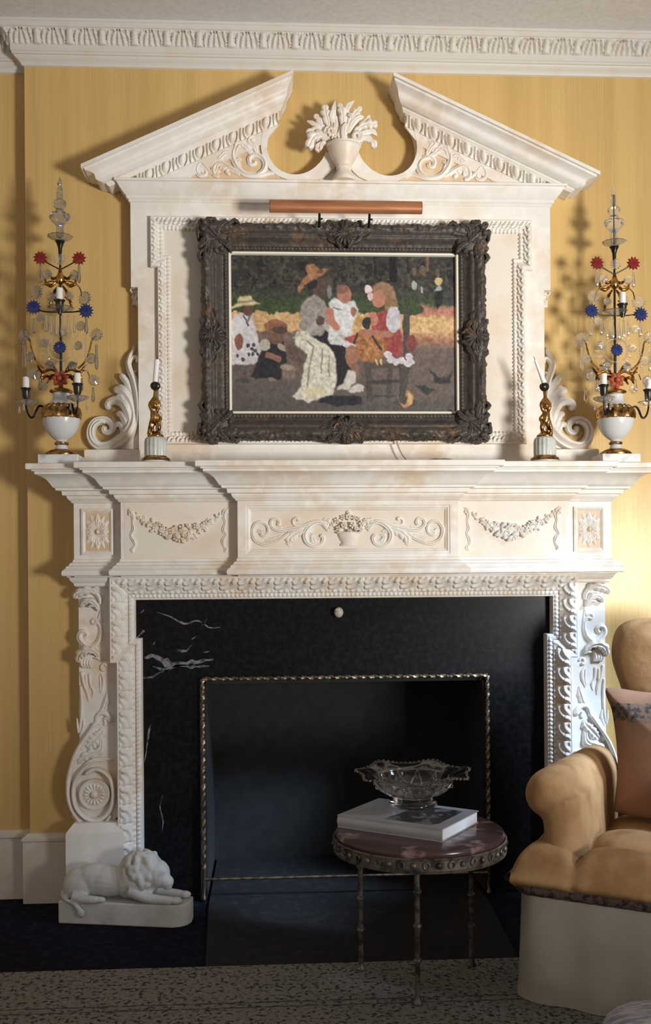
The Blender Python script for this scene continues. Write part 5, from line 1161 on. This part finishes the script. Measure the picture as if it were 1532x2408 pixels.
mb = MB(); mb.grid(np.array(P + Pin), cv=True, capu=True); mb.build('bowl_body', PEWTER, BW, angle=60)
mb = MB()
for q in range(72):
    a = 2 * PI * q / 72; R = .158 * (1 + .035 * math.cos(12 * a)); mb.ball((bx + R * math.cos(a), by + R * math.sin(a), bz + .095 + .006 * math.cos(6 * a)), .0042, 8)
mb.build('beaded_rim', PEWTER, BW)
mb = MB()
for q in range(12):
    a0 = 2 * PI * q / 12
    for s in (-1, 1):
        mb.tube([(bx + r * math.cos(a0 + s * w), by + r * math.sin(a0 + s * w), bz + z) for r, z, w in ((.070, .032, 0.0), (.094, .046, .10), (.108, .062, .20), (.115, .077, .262))], .0022, 6)
    mb.tube([(bx + .115 * math.cos(a0 + w), by + .115 * math.sin(a0 + w), bz + .079) for w in np.linspace(0, 2 * PI / 12, 5)], .002, 6)
    mb.ball((bx + .109 * math.cos(a0 + .26), by + .109 * math.sin(a0 + .26), bz + .058), .006, 8)
mb.build('lattice_band', PEWTER, BW)
# ------------------------------------------------------------------ armchair with cushion, and a footstool
AO = np.array([.369, -.906]); AU = np.array([.859, -.511]); AV = np.array([.511, .859])
def ac(u, v, z): p = AO + AU * u + AV * v; return (p[0], p[1], z)
CH = thing('armchair', ac(.36, .36, .012), 'tan velvet rolled-arm armchair with tufted seat and floor-length skirt', 'armchair')
CWd, CDp = .74, .70
def loop(off, n=40):                                # rounded rectangle outline of the seat, in u,v
    r = .05 + max(off, 0); pts = []
    for cu, cv, a0 in ((r - off, r - off, 180), (CWd - r + off, r - off, 270), (CWd - r + off, CDp - r + off, 0), (r - off, CDp - r + off, 90)):
        for k in range(9): a = math.radians(a0 + 90 * k / 8); pts.append((cu + r * math.cos(a), cv + r * math.sin(a)))
    out = []; P_ = np.array(pts + [pts[0]]); d = np.r_[0, np.cumsum(np.linalg.norm(np.diff(P_, axis=0), axis=1))]
    for t in np.linspace(0, d[-1], n, endpoint=False): out.append((np.interp(t, d, P_[:, 0]), np.interp(t, d, P_[:, 1])))
    return out
mb = MB(); rows = []
for z, o in ((.0125, .010), (.05, .006), (.14, .0), (.23, -.004), (.298, -.007)):
    lp_ = loop(o, 220); rows.append([ac(u + .004 * (1 - z / .3) * math.sin(u * 55 + v * 40), v + .005 * (1 - z / .3) * math.sin(u * 47 + 1), z) for u, v in lp_])
mb.grid(rows, cv=True); mb.build('skirt', SKIRTF, CH, angle=60)
# tufted seat
mb = MB(); nu, nv = 90, 60; P = []
def seat_z(u, v):
    e = min(u + .005, CWd + .005 - u, v + .008, CDp - v); t = min(max(e / .075, 0), 1)
    z = .338 + .056 * math.sqrt(max(0, 1 - (1 - t) ** 2.4))
    du = abs((u - .155 + .10) % .20 - .10); dv = abs(v - .155) if v < .26 else abs(((v - .155) + .1) % .2 - .1)
    cr = .026 * math.exp(-(du / .014) ** 2) * (1 if v < .17 else .5) + .024 * math.exp(-(dv / .016) ** 2)
    pit = .030 * math.exp(-(du * du + dv * dv) / .0016)
    puff = .016 * math.cos(min(du, .1) / .1 * PI / 2 - PI / 2) * math.cos(min(dv, .1) / .1 * PI / 2 - PI / 2)
    return z + (puff - cr - pit) * min(1, t * 1.6 + .1)
us = np.linspace(-.005, CWd + .005, nu); vs = np.linspace(-.008, CDp, nv)
G = [[ac(u, v, seat_z(u, v)) for v in vs] for u in us]
# front and side faces bulge out below the crown
def bulge(k): return .034 * math.sin(PI * (k * .85 + .15)) - .0154
mb.grid(G)
fr_ = []
for k in np.linspace(0, 1, 12):
    row = []
    for u in us:
        du = abs((u - .155 + .10) % .20 - .10); zt = seat_z(u, -.008); gz = zt * (1 - k) + .300 * k
        row.append(ac(u, -.008 - bulge(k) * (1 - .75 * math.exp(-(du / .012) ** 2)), gz))
    fr_.append(row)
mb.grid(fr_)
for uu, s in ((-.005, -1), (CWd + .005, 1)):
    mb.grid([[ac(uu + s * bulge(k), v, seat_z(uu, v) * (1 - k) + .300 * k) for v in vs] for k in np.linspace(0, 1, 8)])
st_ = mb.build('tufted_seat', FABRIC, CH, angle=70)
wl = st_.modifiers.new('weld', 'WELD'); wl.merge_threshold = .0012
ms = st_.modifiers.new('smooth', 'SMOOTH'); ms.iterations = 4; ms.factor = .5
mb = MB()
lp_ = [(u, v) for u, v in loop(.022, 260)]
rr = random.Random(9); prev = []
mb.grid([[ac(u, v, z + .003 * math.sin(i * 1.7) * (1 if z < .28 else .3)) for i, (u, v) in enumerate(loop(o, 260))] for z, o in ((.312, .002), (.309, .008), (.300, .011), (.290, .009), (.283, .003), (.285, -.004))], cv=True)
mb.build('braid_trim', BRAID, CH, angle=80)
# rolled arm, remeshed into one soft body
def arm(u0, s):
    mb = MB()
    q = lambda u, v, z: ac(u0 + s * u, v, z)
    mb.tube([q(-.012, .095, .524), q(-.012, .13, .525), q(-.004, .30, .524), (q(.010, .60, .524))], [.052, .064, .064, .060], 20)
    mb.ball(q(-.012, .105, .524), (.060, .060, .061), 18)
    for v in np.linspace(.10, .60, 14): mb.tube([q(.030, v, .34), q(.030, v, .44), q(.020, v, .52)], [.056, .050, .055], 14)
    o = organic('rolled_arm', mb, FABRIC, CH, .0075, 12); return o
arm(.075, 1); arm(CWd - .075, -1)
# winged back: rounded slab, wider at the top
def slabsolid(mb, outline, vfun, T, mi=0, rings=12, exp_=2.6, seam=.0, zmap=None):
    """soft slab: outline in (u,z) about its centre, thickness T(rho)"""
    P_ = np.array(outline + [outline[0]]); 
    q, _ = cat(P_, np.ones(len(P_)), 160); q = q[:-1]; c = q.mean(axis=0)
    for side in (1, -1):
        rows = []
        for rho in np.linspace(0.02, 1, rings):
            t = T * max(0, 1 - rho ** exp_) ** .5
            rows.append([ac(c[0] + (a - c[0]) * rho, vfun(c[1] + (b - c[1]) * rho) - side * t, c[1] + (b - c[1]) * rho) for a, b in q])
        mb.grid(rows, cv=True, mi=mi); mb.add(rows[0], [tuple(range(len(q)))], mi)
BVF = lambda z: .590 + .15 * (z - .3)
mb = MB()
slabsolid(mb, [(0.180, .30), (0.180, .55), (0.170, .68), (0.142, .76), (0.115, .84), (0.118, .91), (0.145, .950), (0.210, .968), (0.400, .975), (0.590, .968), (0.655, .950), (0.682, .91), (0.685, .84), (0.658, .76), (0.630, .68), (0.620, .55), (0.620, .30)], BVF, .085, exp_=7)
mb.build('chair_back', FABRIC, CH, angle=80)
# rust cushion
CUV = lambda z: .405 + .15 * (z - .4)
CU_ = thing('throw_cushion', ac(.335, .42, .42), 'rust square cushion with dark floral woven bands, leaning on the armchair back', 'cushion')
mb = MB()
slabsolid(mb, [(0.172, .425), (0.180, .56), (0.162, .70), (0.140, .762), (0.162, .774), (0.262, .766), (0.402, .766), (0.542, .774), (0.567, .762), (0.552, .70), (0.532, .56), (0.537, .425), (0.462, .415), (0.362, .418), (0.242, .415)], CUV, .068, exp_=2.4, rings=44)
bands = MB(); keep = []
for f_, m_ in zip(mb.f, mb.m):
    z = sum(mb.v[i][2] for i in f_) / len(f_); uu = (np.array(mb.v[f_[0]][:2]) - AO) @ AU
    if .688 < z < .738 or (.572 < z < .606 and .32 < uu < .45): bands.add([mb.v[i] for i in f_], [tuple(range(len(f_)))])
    else: keep.append(f_)
mb.f = keep; mb.m = [0] * len(keep)
cu = mb.build('cushion_body', CUSHF, CU_, angle=120)
bands.build('floral_bands', CUSHB, cu, angle=120)
# satin footstool at the front of the chair
fx, fy = ZP(1566, 2386, .161)
FS = thing('satin_footstool', (fx, fy, .012), 'silvery blue satin footstool top showing at the corner below the armchair skirt', 'footstool')
mb = MB(); n = 40
rows = []
for r, z in ((.115, .0125), (.120, .03), (.124, .075), (.132, .088), (.136, .105), (.130, .128), (.112, .145), (.08, .155), (.04, .160), (.003, .161)):
    rows.append([(fx + r * (1 + .012 * math.sin(14 * a) * (z > .08)) * math.cos(a), fy + r * (1 + .012 * math.sin(14 * a) * (z > .08)) * math.sin(a), z) for a in np.linspace(0, 2 * PI, 84, endpoint=False)])
mb.grid(rows[3:], cv=True, capu=True); mb.build('satin_cushion', SATIN, FS, angle=80)
mb = MB(); mb.grid(rows[:4], cv=True, capu=True); mb.build('stool_base', SKIRTF, FS, angle=40)
